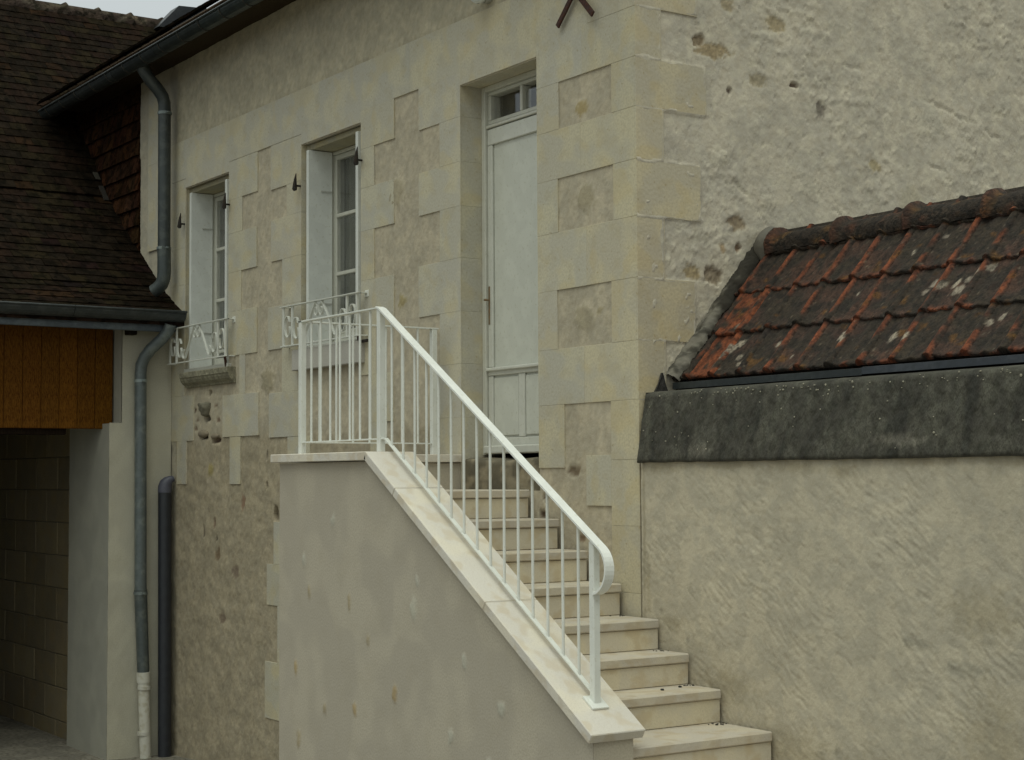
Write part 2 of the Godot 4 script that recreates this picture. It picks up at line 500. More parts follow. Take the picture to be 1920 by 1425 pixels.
func main_house() -> void:
	var house := thing("stone_house", "old cream stone house with white door and two tall windows above the stair", "house", Vector3(-3.5, GROUND_LOW, -2.0))
	# facade: rough render between dressed stones
	var s := Shape.new()
	var nx := 410
	var ny := 334
	s.sheet(nx, ny, func(a, b):
		var x: float = lerpf(-7.5, -0.002, float(a) / nx)
		var y: float = lerpf(-2.6, 3.74, float(b) / ny)
		return Vector3(x, y, facade_depth(x, y)), facade_color, in_opening)
	var wall := part(house, "facade_wall", s, M.render)
	facade_stones(wall)
	# body of the wall behind: returns of the openings come from the jamb stones; a dark room closes each opening
	var core := Shape.new()
	core.col = Color(0.3, 0.26, 0.2)
	core.box(Vector3(-7.5, 3.0, -0.5), Vector3(-0.06, 3.7, -0.06), 0.01)
	for q in [[-7.5, -6.5], [-5.4, -4.24], [-3.1, -1.94], [-0.88, -0.06]]:
		core.box(Vector3(q[0], -2.6, -0.5), Vector3(q[1], 3.0, -0.06), 0.01)
	for q in [[-6.5, -5.4, -2.6, 0.9], [-4.24, -3.1, -2.6, 0.9], [-1.94, -0.88, -2.6, -0.1], [-6.5, -5.4, 2.66, 3.0], [-4.24, -3.1, 2.66, 3.0], [-1.94, -0.88, 2.66, 3.0]]:
		core.box(Vector3(q[0], q[2], -0.5), Vector3(q[1], q[3], -0.06), 0.01)
	part(house, "wall_core", core, M.render)
	# rooms behind the openings
	var room := Shape.new()
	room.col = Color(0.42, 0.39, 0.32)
	for q in [[-6.5, -5.4, 0.85, 2.7], [-4.24, -3.1, 0.85, 2.7], [-1.94, -0.88, -0.1, 2.7]]:
		var lo := Vector3(q[0] - 0.6, q[2] - 0.5, -2.5)
		var hi := Vector3(q[1] + 0.6, q[3] + 0.3, -0.505)
		room.quad(Vector3(lo.x, lo.y, lo.z), Vector3(hi.x, lo.y, lo.z), Vector3(hi.x, hi.y, lo.z), Vector3(lo.x, hi.y, lo.z))
		room.quad(Vector3(lo.x, lo.y, hi.z), Vector3(lo.x, lo.y, lo.z), Vector3(lo.x, hi.y, lo.z), Vector3(lo.x, hi.y, hi.z))
		room.quad(Vector3(hi.x, lo.y, lo.z), Vector3(hi.x, lo.y, hi.z), Vector3(hi.x, hi.y, hi.z), Vector3(hi.x, hi.y, lo.z))
		room.quad(Vector3(lo.x, lo.y, hi.z), Vector3(hi.x, lo.y, hi.z), Vector3(hi.x, lo.y, lo.z), Vector3(lo.x, lo.y, lo.z))
		room.quad(Vector3(lo.x, hi.y, lo.z), Vector3(hi.x, hi.y, lo.z), Vector3(hi.x, hi.y, hi.z), Vector3(lo.x, hi.y, hi.z))
	part(house, "room_lining", room, M.dark)
	gable(house)
	window(house, -6.41, -5.49, 0.93, false)
	window(house, -4.15, -3.2, 0.985, true)
	door(house)
	eaves(house)

func facade_stones(wall: Node3D) -> void:
	var deep := 0.34
	# pier between door and corner
	stone(wall, -0.97, -0.5, 2.367, 2.655, deep)
	stone(wall, -0.97, -0.74, 2.083, 2.367, deep)
	stone(wall, -0.97, -0.52, 1.785, 2.083, deep)
	stone(wall, -0.97, -0.755, 1.463, 1.785, deep)
	stone(wall, -0.97, -0.47, 1.117, 1.463, deep)
	stone(wall, -0.97, -0.768, 0.765, 1.117, deep)
	stone(wall, -0.97, -0.50, 0.434, 0.765, deep)
	stone(wall, -0.97, -0.705, 0.06, 0.434, deep)
	stone(wall, -0.49, -0.25, -0.16, 0.13)
	var ys := QUOIN_Y
	var ws := [0.44, 0.5, 0.22, 0.52, 0.21, 0.47, 0.235, 0.5, 0.25, 0.25, 0.25]
	var ds := QUOIN_D
	for k in ws.size():
		corner_stone(wall, ws[k], ds[k], ys[k + 1], ys[k])
	corner_stone(wall, 0.42, 0.2, 3.0, 3.34)
	corner_stone(wall, 0.25, 0.44, 3.34, 3.68)
	corner_stone(wall, 0.25, 0.4, -1.05, -0.64)
	# pier between the second window and the door
	stone(wall, -2.383, -1.85, 2.365, 2.655, deep); stone(wall, -2.11, -1.85, 2.07, 2.365, deep)
	stone(wall, -2.383, -1.85, 1.778, 2.07, deep); stone(wall, -2.11, -1.85, 1.436, 1.778, deep)
	stone(wall, -2.387, -1.85, 1.088, 1.436, deep); stone(wall, -2.112, -1.85, 0.745, 1.088, deep)
	stone(wall, -2.23, -1.85, 0.397, 0.745, deep); stone(wall, -2.11, -1.85, 0.06, 0.397, deep)
	stone(wall, -2.25, -1.85, -0.28, 0.06, deep)
	stone(wall, -3.2, -2.72, 2.37, 2.655, deep); stone(wall, -3.2, -3.006, 2.085, 2.37, deep)
	stone(wall, -3.2, -2.724, 1.774, 2.085, deep); stone(wall, -3.2, -3.003, 1.417, 1.774, deep)
	stone(wall, -3.2, -2.725, 1.07, 1.417, deep); stone(wall, -3.2, -2.98, 0.74, 1.07, deep)
	stone(wall, -3.08, -2.74, 0.40, 0.74); stone(wall, -3.06, -2.9, 0.08, 0.40)
	# pier between the windows
	stone(wall, -5.49, -4.935, 2.326, 2.65, deep); stone(wall, -5.49, -5.225, 2.042, 2.326, deep)
	stone(wall, -5.49, -4.95, 1.715, 2.042, deep); stone(wall, -5.49, -5.24, 1.389, 1.715, deep)
	stone(wall, -5.49, -4.94, 1.022, 1.389, deep); stone(wall, -5.27, -5.16, 0.70, 1.022)
	stone(wall, -5.59, -4.9, 0.354, 0.70, 0.05, 0.004); stone(wall, -5.444, -5.239, -0.036, 0.352, 0.05, 0.004)
	stone(wall, -4.69, -4.15, 2.295, 2.65, deep); stone(wall, -4.405, -4.15, 2.05, 2.295, deep)
	stone(wall, -4.68, -4.15, 1.72, 2.05, deep); stone(wall, -4.478, -4.15, 1.36, 1.72, deep)
	stone(wall, -4.732, -4.15, 1.022, 1.36, deep); stone(wall, -4.478, -4.2, 0.68, 1.022)
	stone(wall, -4.705, -4.16, 0.33, 0.68, 0.05, 0.003); stone(wall, -4.378, -4.0, 0.0, 0.33)
	# left of the first window
	for q in [[2.326, 2.65], [2.042, 2.326], [1.715, 2.042], [1.389, 1.715], [1.05, 1.389], [0.735, 1.05]]:
		stone(wall, -6.72, -6.41, q[0], q[1], deep)
	stone(wall, -6.72, -6.21, 0.34, 0.735); stone(wall, -6.572, -6.363, -0.036, 0.34)
	# low stones beside the stair wall
	stone(wall, -4.74, -4.40, -0.98, -0.66); stone(wall, -4.62, -4.3, -0.66, -0.33); stone(wall, -4.77, -4.4, -1.86, -1.42); stone(wall, -4.55, -4.3, -1.42, -0.98)
	# lintels and the plain band above them
	for o in OPEN:
		stone(wall, o[0], o[1], 2.57, 3.0, deep)
	for o in [[-6.72, -6.41], [-1.85, -2.5], [-2.5, -3.2], [-4.15, -4.82], [-4.82, -5.49], [-0.97, -0.44]]:
		stone(wall, minf(o[0], o[1]), maxf(o[0], o[1]), 2.652, 3.0)
	# a smooth upright strip beside the upper downpipe
	stone(wall, -7.28, -6.95, 2.10, 2.9, 0.05, 0.006); stone(wall, -7.28, -6.95, 2.9, 3.6, 0.05, 0.006)

const QUOIN_Y := [3.0, 2.655, 2.367, 2.083, 1.785, 1.463, 1.117, 0.765, 0.434, 0.10, -0.27, -0.64]
const QUOIN_D := [0.46, 0.19, 0.52, 0.2, 0.47, 0.2, 0.42, 0.2, 0.4, 0.2, 0.3]

const GABLE_SPOTS := [   # z, y, rz, ry, depth, r, g, b : stones that show through the gable render
	[-0.58, 2.475, 0.16, 0.055, -0.015, 0.30, 0.24, 0.15], [-0.48, 2.52, 0.05, 0.04, -0.02, 0.24, 0.19, 0.13], [-1.07, 2.70, 0.10, 0.055, -0.012, 0.32, 0.27, 0.18], [-0.7, 2.76, 0.06, 0.05, -0.01, 0.34, 0.29, 0.20],
	[-1.21, 2.355, 0.04, 0.017, -0.025, 0.14, 0.10, 0.08], [-0.71, 2.258, 0.02, 0.02, -0.02, 0.17, 0.14, 0.12], [-1.43, 2.226, 0.05, 0.06, -0.012, 0.20, 0.18, 0.155], [-0.93, 2.35, 0.08, 0.05, -0.01, 0.33, 0.29, 0.21],
	[-0.745, 1.475, 0.07, 0.055, -0.018, 0.24, 0.19, 0.13], [-0.63, 1.325, 0.03, 0.03, -0.008, 0.33, 0.25, 0.16], [-0.76, 1.335, 0.025, 0.03, -0.02, 0.22, 0.15, 0.10], [-0.56, 1.16, 0.08, 0.055, -0.02, 0.24, 0.20, 0.15],
	[-0.40, 1.17, 0.07, 0.05, -0.012, 0.31, 0.25, 0.15], [-2.02, 2.27, 0.04, 0.09, 0.01, 0.50, 0.48, 0.42], [-2.4, 2.25, 0.16, 0.11, 0.008, 0.46, 0.445, 0.38], [-1.89, 1.93, 0.06, 0.05, -0.008, 0.36, 0.31, 0.20],
	[-1.34, 1.75, 0.10, 0.10, 0.008, 0.46, 0.43, 0.35], [-0.62, 1.84, 0.1, 0.05, 0.01, 0.48, 0.46, 0.38], [-1.0, 1.62, 0.07, 0.06, 0.01, 0.48, 0.45, 0.36], [-2.75, 2.1, 0.14, 0.06, 0.012, 0.45, 0.42, 0.34],
	[-0.48, 1.4, 0.08, 0.04, 0.01, 0.48, 0.45, 0.36], [-2.6, 2.75, 0.1, 0.06, 0.012, 0.46, 0.44, 0.38], [-2.95, 2.68, 0.12, 0.06, 0.012, 0.47, 0.45, 0.39], [-3.1, 2.45, 0.10, 0.07, 0.012, 0.46, 0.44, 0.38],
	[-2.2, 1.75, 0.12, 0.1, 0.006, 0.42, 0.39, 0.27], [-0.9, 2.06, 0.05, 0.04, 0.008, 0.46, 0.44, 0.37], [-1.6, 2.75, 0.09, 0.06, 0.008, 0.45, 0.43, 0.36], [-1.35, 1.47, 0.015, 0.012, -0.02, 0.12, 0.10, 0.08]]
const GABLE_CRACKS := [   # z0, y0, z1, y1, half width
	[-2.28, 2.42, -2.86, 2.30, 0.02], [-2.9, 2.27, -3.1, 2.22, 0.018], [-0.62, 1.735, -0.86, 1.66, 0.016], [-0.08, 2.375, -0.2, 2.37, 0.01], [-1.6, 2.55, -1.8, 2.52, 0.014], [-0.9, 1.6, -1.0, 1.45, 0.012], [-1.5, 1.62, -1.62, 1.58, 0.012], [-2.35, 2.0, -2.55, 1.96, 0.014]]

func gable_depth(z: float, y: float) -> float:
	var d := 0.004 * n1.get_noise_2d(z * 1.6, y * 1.8 + 5) + 0.0010 * n2.get_noise_2d(z * 8, y * 10)
	var where := smooth(0.0, 0.45, n2.get_noise_2d(z * 0.9 + 4, y * 0.9) + 0.25 * smooth(-1.8, -2.8, z) + 0.2 * smooth(2.2, 1.4, y))
	var ledge := n1.get_noise_2d(z * 5.5 + 50, y * 9.0)
	d += 0.004 * smooth(0.16, 0.26, ledge) * smooth(-0.3, -0.8, z) * (0.25 + where)
	d += where * 0.006 * smooth(0.30, 0.6, n2.get_noise_2d(z * 13 + 20, y * 16))
	d += 0.003 * smooth(0.42, 0.6, n2.get_noise_2d(z * 22 + 90, y * 27)) * smooth(-0.3, 0.5, n1.get_noise_2d(z * 1.3, y * 1.3 + 70))
	d -= 0.006 * smooth(0.60, 0.72, n2.get_noise_2d(z * 15 + 140, y * 24))
	d += 0.0007 * n3.get_noise_2d(z * 24, y * 24)
	for q in GABLE_SPOTS:
		if absf(z - q[0]) < q[2] * 2 and absf(y - q[1]) < q[3] * 2:
			var t := spot(z, y, q[0], q[1], q[2], q[3])
			d += q[4] * t * (0.45 if q[4] > -0.02 else 0.9) * (1.0 + 0.3 * n2.get_noise_2d(z * 30, y * 30))
	for q in GABLE_CRACKS:
		if z < maxf(q[0], q[2]) and z > minf(q[0], q[2]):
			var t: float = (z - q[0]) / (q[2] - q[0])
			var yc: float = lerpf(q[1], q[3], t) + 0.03 * n1.get_noise_2d(z * 9, q[1])
			d -= 0.009 * smooth(q[4], 0.0, absf(y - yc)) * smooth(0.0, 0.2, t) * smooth(1.0, 0.8, t)
	d -= 0.003
	if z > -0.62 and y < 3.0:
		for k in QUOIN_D.size():
			if y <= QUOIN_Y[k] and y > QUOIN_Y[k + 1]:
				var inside: float = minf(QUOIN_D[k] + z, minf(QUOIN_Y[k] - y, y - QUOIN_Y[k + 1]) * 1.6)
				if inside > 0.0:   # mortar smeared a little over the stones' edges
					var reach := 0.026 + 0.05 * n1.get_noise_2d(z * 5, y * 5 + k)
					return lerpf(0.0072, 0.0, smooth(reach * 0.4, reach, inside))
	return d

func gable_color(p: Vector3) -> Color:
	var c := GABLE
	var t := n1.get_noise_2d(p.z * 1.4 + 3, p.y * 1.6)
	c = c * (1.0 + 0.06 * smooth(0.05, 0.45, -t) - 0.06 * smooth(0.0, 0.45, t))
	var f := n3.get_noise_2d(p.z * 8, p.y * 9)
	c = c.lerp(GABLE * Color(1.17, 1.18, 1.14), smooth(0.16, 0.42, f) * 0.6)
	c = c.lerp(GABLE * Color(0.86, 0.83, 0.77), smooth(0.25, 0.5, -f) * 0.35)
	for q in GABLE_SPOTS:
		if absf(p.z - q[0]) < q[2] * 2 and absf(p.y - q[1]) < q[3] * 2:
			var k := spot(p.z, p.y, q[0], q[1], q[2], q[3])
			var m := Color(q[5], q[6], q[7]) * 1.4 * (1.0 + 0.45 * n3.get_noise_2d(p.z * 30, p.y * 30))
			c = c.lerp(m, k * (0.9 if q[4] < 0.0 else 0.3))
	c.a = 1
	return c

func gable(house: Node3D) -> void:
	var s := Shape.new()
	var nz := 370
	var ny := 290
	s.sheet(nz, ny, func(a, b):
		var z: float = lerpf(-0.002, -4.4, float(a) / nz)
		var y: float = lerpf(0.25, 3.75, float(b) / ny)
		return Vector3(gable_depth(z, y), y, z), gable_color)
	part(house, "gable_wall", s, M.gable)
	var core := Shape.new()
	core.col = Color(0.38, 0.36, 0.31)
	core.box(Vector3(-0.5, -2.6, -4.6), Vector3(-0.05, 3.8, -0.06), 0.01)
	var g := PackedVector3Array([Vector3(-0.5, 3.8, -0.06), Vector3(-0.5, 3.8, -4.6), Vector3(-0.5, 5.4, -2.3)])
	core.extrude(g, Vector3(0.45, 0, 0))
	part(house, "gable_core", core, M.gable)

func window(house: Node3D, x0: float, x1: float, sill: float, new_sill: bool) -> void:
	var w := part(house, "window", frame_shape(x0, x1, sill), M.paint)
	# reveal behind the rebate
	var r := Shape.new()
	r.col = Color(0.43, 0.40, 0.30)
	r.box(Vector3(x0, sill - 0.03, -0.338), Vector3(x0 + 0.05, 2.568, -0.045), 0.004)
	r.box(Vector3(x1 - 0.05, sill - 0.03, -0.338), Vector3(x1, 2.568, -0.045), 0.004)
	r.box(Vector3(x0 + 0.052, 2.522, -0.336), Vector3(x1 - 0.052, 2.566, -0.047), 0.004)
	part(w, "reveal", r, M.stone)
	# panes, two columns of four
	var mid := (x0 + x1) / 2
	var zs := -0.252
	var rows := [sill + 0.10, 1.12, 1.57, 2.02, 2.475]
	for side in 2:
		var a := (x0 + 0.105) if side == 0 else mid + 0.05
		var b := (mid - 0.05) if side == 0 else x1 - 0.105
		for k in 4:
			var p := Shape.new()
			p.box(Vector3(a, rows[k], zs - 0.002), Vector3(b, rows[k + 1], zs + 0.002), 0.0005)
			part(w, "pane", p, M.glass)
	# net curtain hanging in folds behind the panes
	var cu := Shape.new()
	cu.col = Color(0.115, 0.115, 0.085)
	cu.sheet(120, 4, func(a, b):
		var t: float = a / 120.0
		return Vector3(lerpf(x0 + 0.07, x1 - 0.07, t), lerpf(sill + 0.06, 2.5, b / 4.0), -0.36 + 0.018 * sin(t * 60 + 2 * sin(t * 9)) + 0.008 * sin(t * 23)))
	part(w, "curtain", cu, M.cloth)
	# shutters folded back against the reveals
	for side in 2:
		var sh := Shape.new()
		sh.col = Color(0.78, 0.80, 0.77)
		var xa := (x0 + 0.053) if side == 0 else x1 - 0.088
		if side == 0: sh.box(Vector3(xa, sill + 0.015, -0.222), Vector3(xa + 0.036, 2.517, -0.016), 0.003)
		else: sh.box(Vector3(xa, sill + 0.015, -0.215), Vector3(xa + 0.036, 2.517, -0.004), 0.003)
		# slim second leaf behind the first
		var sn := part(w, "shutter", sh, M.paint)
		var st := Shape.new()
		st.col = Color(0.55, 0.56, 0.52)
		var xh := xa + 0.036 if side == 0 else xa - 0.010
		for yy in [sill + 0.35, 2.2]:
			st.box(Vector3(xh, yy, -0.215), Vector3(xh + 0.010, yy + 0.012, -0.12), 0.002)
		part(w, "shutter_latch", st, M.paint)
		# iron shutter stay on the facade
		var ir := Shape.new()
		ir.col = Color(0.035, 0.028, 0.024)
		var xi := (x0 - 0.012) if side == 0 else x1 + 0.02
		var yi := 2.27 if side == 0 else 2.31
		ir.tube(PackedVector3Array([Vector3(xi, yi - 0.02, -0.03), Vector3(xi, yi - 0.02, 0.045)]), PackedFloat32Array([0.008]), 8)
		ir.tube(PackedVector3Array([Vector3(xi, yi - 0.06, 0.045), Vector3(xi, yi - 0.045, 0.05), Vector3(xi, yi - 0.01, 0.048), Vector3(xi, yi + 0.03, 0.045), Vector3(xi + 0.004, yi + 0.075, 0.04)]), PackedFloat32Array([0.012, 0.021, 0.016, 0.011, 0.003]), 8)
		part(w, "shutter_stay", ir, M.iron)
		if side == 1:
			var lo := Shape.new()
			lo.col = Color(0.07, 0.035, 0.022)
			lo.tube(PackedVector3Array([Vector3(xi, sill + 0.16, 0.03), Vector3(xi - 0.012, sill + 0.10, 0.035), Vector3(xi + 0.008, sill + 0.05, 0.035), Vector3(xi - 0.004, sill + 0.0, 0.03)]), PackedFloat32Array([0.006, 0.012, 0.012, 0.006]), 8)
			part(w, "shutter_stay", lo, M.iron)
	# sill
	var sl := Shape.new()
	if new_sill:
		sl.col = Color(0.52, 0.50, 0.46)
		sl.box(Vector3(x0 - 0.05, 0.826, -0.33), Vector3(x1 + 0.06, sill, 0.055), 0.006)
		part(w, "sill", sl, M.cement)
		var ledge := Shape.new()
		ledge.col = Color(0.62, 0.62, 0.57)
		ledge.box(Vector3(x0 + 0.06, sill + 0.002, -0.3), Vector3(x1 - 0.06, sill + 0.022, 0.02), 0.004)
		part(w, "sill_board", ledge, M.paint)
		var ho := Shape.new()
		ho.col = Color(0.03, 0.025, 0.022)
		ho.bar(Vector3(x1 + 0.02, sill - 0.005, 0.02), Vector3(x1 + 0.16, sill - 0.005, 0.03), 0.02, 0.02)
		ho.tube(PackedVector3Array([Vector3(x1 + 0.03, sill - 0.01, 0.03), Vector3(x1 + 0.015, sill - 0.06, 0.035), Vector3(x1 + 0.02, sill - 0.12, 0.035), Vector3(x1 + 0.035, sill - 0.15, 0.03)]), PackedFloat32Array([0.008, 0.008, 0.006, 0.003]), 8)
		part(w, "shutter_stay", ho, M.iron)
	else:
		# weathered moulded sill: fillet, cavetto, drip
		sl.col = Color(0.42, 0.40, 0.31)
		var pr := [Vector2(-0.33, 0.93), Vector2(-0.33, 0.80), Vector2(0.012, 0.80), Vector2(0.016, 0.815), Vector2(0.045, 0.838), Vector2(0.058, 0.862), Vector2(0.062, 0.880), Vector2(0.068, 0.884), Vector2(0.070, 0.925), Vector2(0.065, 0.93)]
		var pp := PackedVector3Array()
		for q in pr: pp.append(Vector3(x0 + 0.05, q.y, q.x))
		pp.reverse()
		sl.extrude(pp, Vector3(x1 - x0 + 0.09, 0, 0))
		part(w, "sill", sl, M.concrete)
		var ledge := Shape.new()
		ledge.col = Color(0.62, 0.62, 0.57)
		ledge.box(Vector3(x0 + 0.06, sill + 0.004, -0.3), Vector3(x1 + 0.05, sill + 0.034, 0.03), 0.004)
		part(w, "sill_board", ledge, M.paint)

func frame_shape(x0: float, x1: float, sill: float) -> Shape:
	var f := Shape.new()
	f.col = Color(0.60, 0.60, 0.53)
	var z0 := -0.335
	var z1 := -0.228
	f.box(Vector3(x0 + 0.052, sill + 0.02, z0), Vector3(x0 + 0.078, 2.52, z1), 0.004)
	f.box(Vector3(x1 - 0.078, sill + 0.02, z0), Vector3(x1 - 0.052, 2.52, z1), 0.004)
	f.box(Vector3(x0 + 0.079, 2.495, z0), Vector3(x1 - 0.079, 2.52, z1), 0.004)
	f.box(Vector3(x0 + 0.079, sill + 0.02, z0), Vector3(x1 - 0.079, sill + 0.055, z1 + 0.02), 0.004)
	var mid := (x0 + x1) / 2
	for side in 2:
		var a := (x0 + 0.08) if side == 0 else mid + 0.002
		var b := (mid - 0.002) if side == 0 else x1 - 0.08
		f.box(Vector3(a, sill + 0.057, -0.28), Vector3(a + 0.045, 2.493, -0.238), 0.005)
		f.box(Vector3(b - 0.045, sill + 0.057, -0.28), Vector3(b, 2.493, -0.238), 0.005)
		f.box(Vector3(a + 0.046, 2.455, -0.279), Vector3(b - 0.046, 2.492, -0.239), 0.005)
		f.box(Vector3(a + 0.046, sill + 0.058, -0.279), Vector3(b - 0.046, sill + 0.13, -0.239), 0.005)
		for y in [1.12, 1.57, 2.02]:
			f.box(Vector3(a + 0.046, y - 0.014, -0.272), Vector3(b - 0.046, y + 0.014, -0.235), 0.004)
	return f

func door(house: Node3D) -> void:
	var x0 := -1.85
	var x1 := -0.97
	var y0 := 0.151
	var f := Shape.new()
	f.col = Color(0.63, 0.64, 0.58)
	# leaf
	f.box(Vector3(x0 + 0.045, y0 + 0.012, -0.235), Vector3(x1 - 0.04, 2.288, -0.2), 0.004)
	var d := part(house, "door", f, M.paint)
	var fr := Shape.new()
	fr.col = Color(0.61, 0.61, 0.54)
	fr.box(Vector3(x0, y0, -0.30), Vector3(x0 + 0.042, 2.57, -0.165), 0.004)
	fr.box(Vector3(x1 - 0.037, y0, -0.30), Vector3(x1, 2.57, -0.165), 0.004)
	fr.box(Vector3(x0 + 0.043, 2.535, -0.30), Vector3(x1 - 0.038, 2.57, -0.165), 0.004)
	fr.box(Vector3(x0 + 0.043, 2.292, -0.30), Vector3(x1 - 0.038, 2.312, -0.172), 0.004)
	# transom sash
	fr.box(Vector3(x0 + 0.043, 2.318, -0.27), Vector3(x1 - 0.038, 2.345, -0.19), 0.004)
	fr.box(Vector3(x0 + 0.043, 2.512, -0.27), Vector3(x1 - 0.038, 2.534, -0.19), 0.004)
	fr.box(Vector3(x0 + 0.043, 2.346, -0.27), Vector3(x0 + 0.075, 2.511, -0.19), 0.004)
	fr.box(Vector3(x1 - 0.07, 2.346, -0.27), Vector3(x1 - 0.038, 2.511, -0.19), 0.004)
	fr.box(Vector3(-1.437, 2.346, -0.265), Vector3(-1.408, 2.511, -0.192), 0.004)
	part(d, "frame", fr, M.paint)
	for q in [[x0 + 0.076, -1.438], [-1.407, x1 - 0.071]]:
		var p := Shape.new()
		p.box(Vector3(q[0], 2.346, -0.222), Vector3(q[1], 2.511, -0.218), 0.0005)
		part(d, "transom_pane", p, M.glass)
	# stiles, rails and mouldings stand proud of the leaf
	var r := Shape.new()
	r.col = Color(0.64, 0.65, 0.59)
	var za := -0.199
	r.box(Vector3(x0 + 0.047, 2.18, za), Vector3(x1 - 0.042, 2.286, -0.182), 0.004)
	r.box(Vector3(x0 + 0.047, 0.72, za), Vector3(x0 + 0.10, 2.178, -0.182), 0.004)
	r.box(Vector3(x1 - 0.095, 0.72, za), Vector3(x1 - 0.042, 2.178, -0.182), 0.004)
	r.box(Vector3(x0 + 0.047, 0.665, za), Vector3(x1 - 0.042, 0.719, -0.180), 0.004)
	r.box(Vector3(x0 + 0.047, 0.694, -0.181), Vector3(x1 - 0.042, 0.716, -0.158), 0.008)
	r.box(Vector3(x0 + 0.047, y0 + 0.014, za), Vector3(x0 + 0.10, 0.663, -0.182), 0.004)
	r.box(Vector3(x1 - 0.095, y0 + 0.014, za), Vector3(x1 - 0.042, 0.663, -0.182), 0.004)
	r.box(Vector3(-1.455, 0.262, za), Vector3(-1.385, 0.663, -0.182), 0.004)
	r.box(Vector3(x0 + 0.101, y0 + 0.014, za), Vector3(x1 - 0.096, 0.26, -0.182), 0.004)
	r.box(Vector3(x0 + 0.03, y0 + 0.006, -0.181), Vector3(x1 - 0.03, y0 + 0.06, -0.148), 0.012)
	part(d, "stile", r, M.paint)
	for q in [[x0 + 0.108, -1.463], [-1.377, x1 - 0.103]]:
		var p := Shape.new()
		p.col = Color(0.63, 0.64, 0.58)
		p.box(Vector3(q[0], 0.275, -0.199), Vector3(q[1], 0.65, -0.186), 0.012)
		part(d, "lower_panel", p, M.paint)
	var h := Shape.new()
	h.col = Color(0.30, 0.25, 0.16)
	h.box(Vector3(x0 + 0.058, 1.0, -0.181), Vector3(x0 + 0.072, 1.25, -0.177), 0.002)
	h.tube(PackedVector3Array([Vector3(x0 + 0.065, 1.16, -0.178), Vector3(x0 + 0.065, 1.16, -0.14), Vector3(x0 + 0.08, 1.16, -0.132), Vector3(x0 + 0.13, 1.155, -0.132)]), PackedFloat32Array([0.006, 0.006, 0.006, 0.005]), 8)
	part(d, "handle", h, M.iron)
	for y in [0.45, 1.42, 2.1]:
		var hg := Shape.new()
		hg.col = Color(0.5, 0.5, 0.46)
		hg.tube(PackedVector3Array([Vector3(x1 - 0.04, y, -0.172), Vector3(x1 - 0.04, y + 0.09, -0.172)]), PackedFloat32Array([0.008]), 8)
		part(d, "hinge", hg, M.paint)
	# worn threshold stone
	var t := Shape.new()
	t.sheet(40, 14, func(a, b):
		var x: float = lerpf(x0 + 0.003, x1 - 0.003, a / 40.0)
		var k: float = b / 14.0
		var y := -0.10
		var z := 0.0
		var worn := 0.018 * exp(-pow((x + 1.4) / 0.25, 2))
		if k < 0.7:
			y = lerpf(-0.10, 0.105 - worn, k / 0.7); z = -0.02
		elif k < 0.85:
			var q := (k - 0.7) / 0.15
			y = 0.105 - worn + 0.025 * sin(q * PI / 2); z = -0.02 - 0.025 * (1 - cos(q * PI / 2))
		else:
			y = 0.13 - worn + 0.015 * (k - 0.85) / 0.15; z = lerpf(-0.045, -0.34, (k - 0.85) / 0.15)
		z += 0.006 * n1.get_noise_2d(x * 9, y * 12)
		return Vector3(x, y, z), func(p: Vector3):
		return Color(0.15, 0.135, 0.10).lerp(Color(0.34, 0.30, 0.22), smooth(-0.15, 0.35, n1.get_noise_2d(p.x * 4 + 7, p.y * 6 + p.z * 5)) ) )
	part(d, "threshold", t, M.render)

func eaves(house: Node3D) -> void:
	# soffit boards and rafters' dark underside
	var s := Shape.new()
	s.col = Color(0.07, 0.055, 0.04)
	s.box(Vector3(-9.0, 3.72, -0.1), Vector3(0.3, 3.745, 0.30), 0.003)
	part(house, "soffit", s, M.wood)
	var roof := Shape.new()
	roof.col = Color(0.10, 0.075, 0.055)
	var k := tan(deg_to_rad(35.5))
	var pr := PackedVector3Array([Vector3(-10.5, 3.71, 0.34), Vector3(-10.5, 3.80, 0.36), Vector3(-10.5, 3.80 + 2.66 * k, -2.3), Vector3(-10.5, 3.80 - 0.0, -4.96), Vector3(-10.5, 3.74, -4.96), Vector3(-10.5, 3.76 + 2.6 * k, -2.3)])
	pr.reverse()
	roof.extrude(pr, Vector3(10.85, 0, 0), true, true)
	var r := part(house, "roof", roof, M.tile_brown)
	# the first courses of flat tiles over the gutter
	for row in 2:
		var x := -9.3 + 0.08 * row
		while x < 0.3:
			var t := Shape.new()
			t.col = brown()
			var base := Vector3(x, 3.815 + row * 0.1 * sin(deg_to_rad(35.5)), 0.40 - row * 0.1 * cos(deg_to_rad(35.5)))
			flat_tile(t, base, Vector3(1, 0, 0), Vector3(0, sin(deg_to_rad(33)), -cos(deg_to_rad(33))), 0.163, 0.22)
			part(r, "tile", t, M.tile_brown)
			x += 0.165

func brown() -> Color:
	var t := rng.randf()
	var c := Color(0.027, 0.020, 0.014).lerp(Color(0.017, 0.014, 0.011), rng.randf())
	if t > 0.95: c = Color(0.034, 0.021, 0.013)
	elif t > 0.80: c = Color(0.026, 0.023, 0.012)
	return c * Color(1, 1, 1, 1)

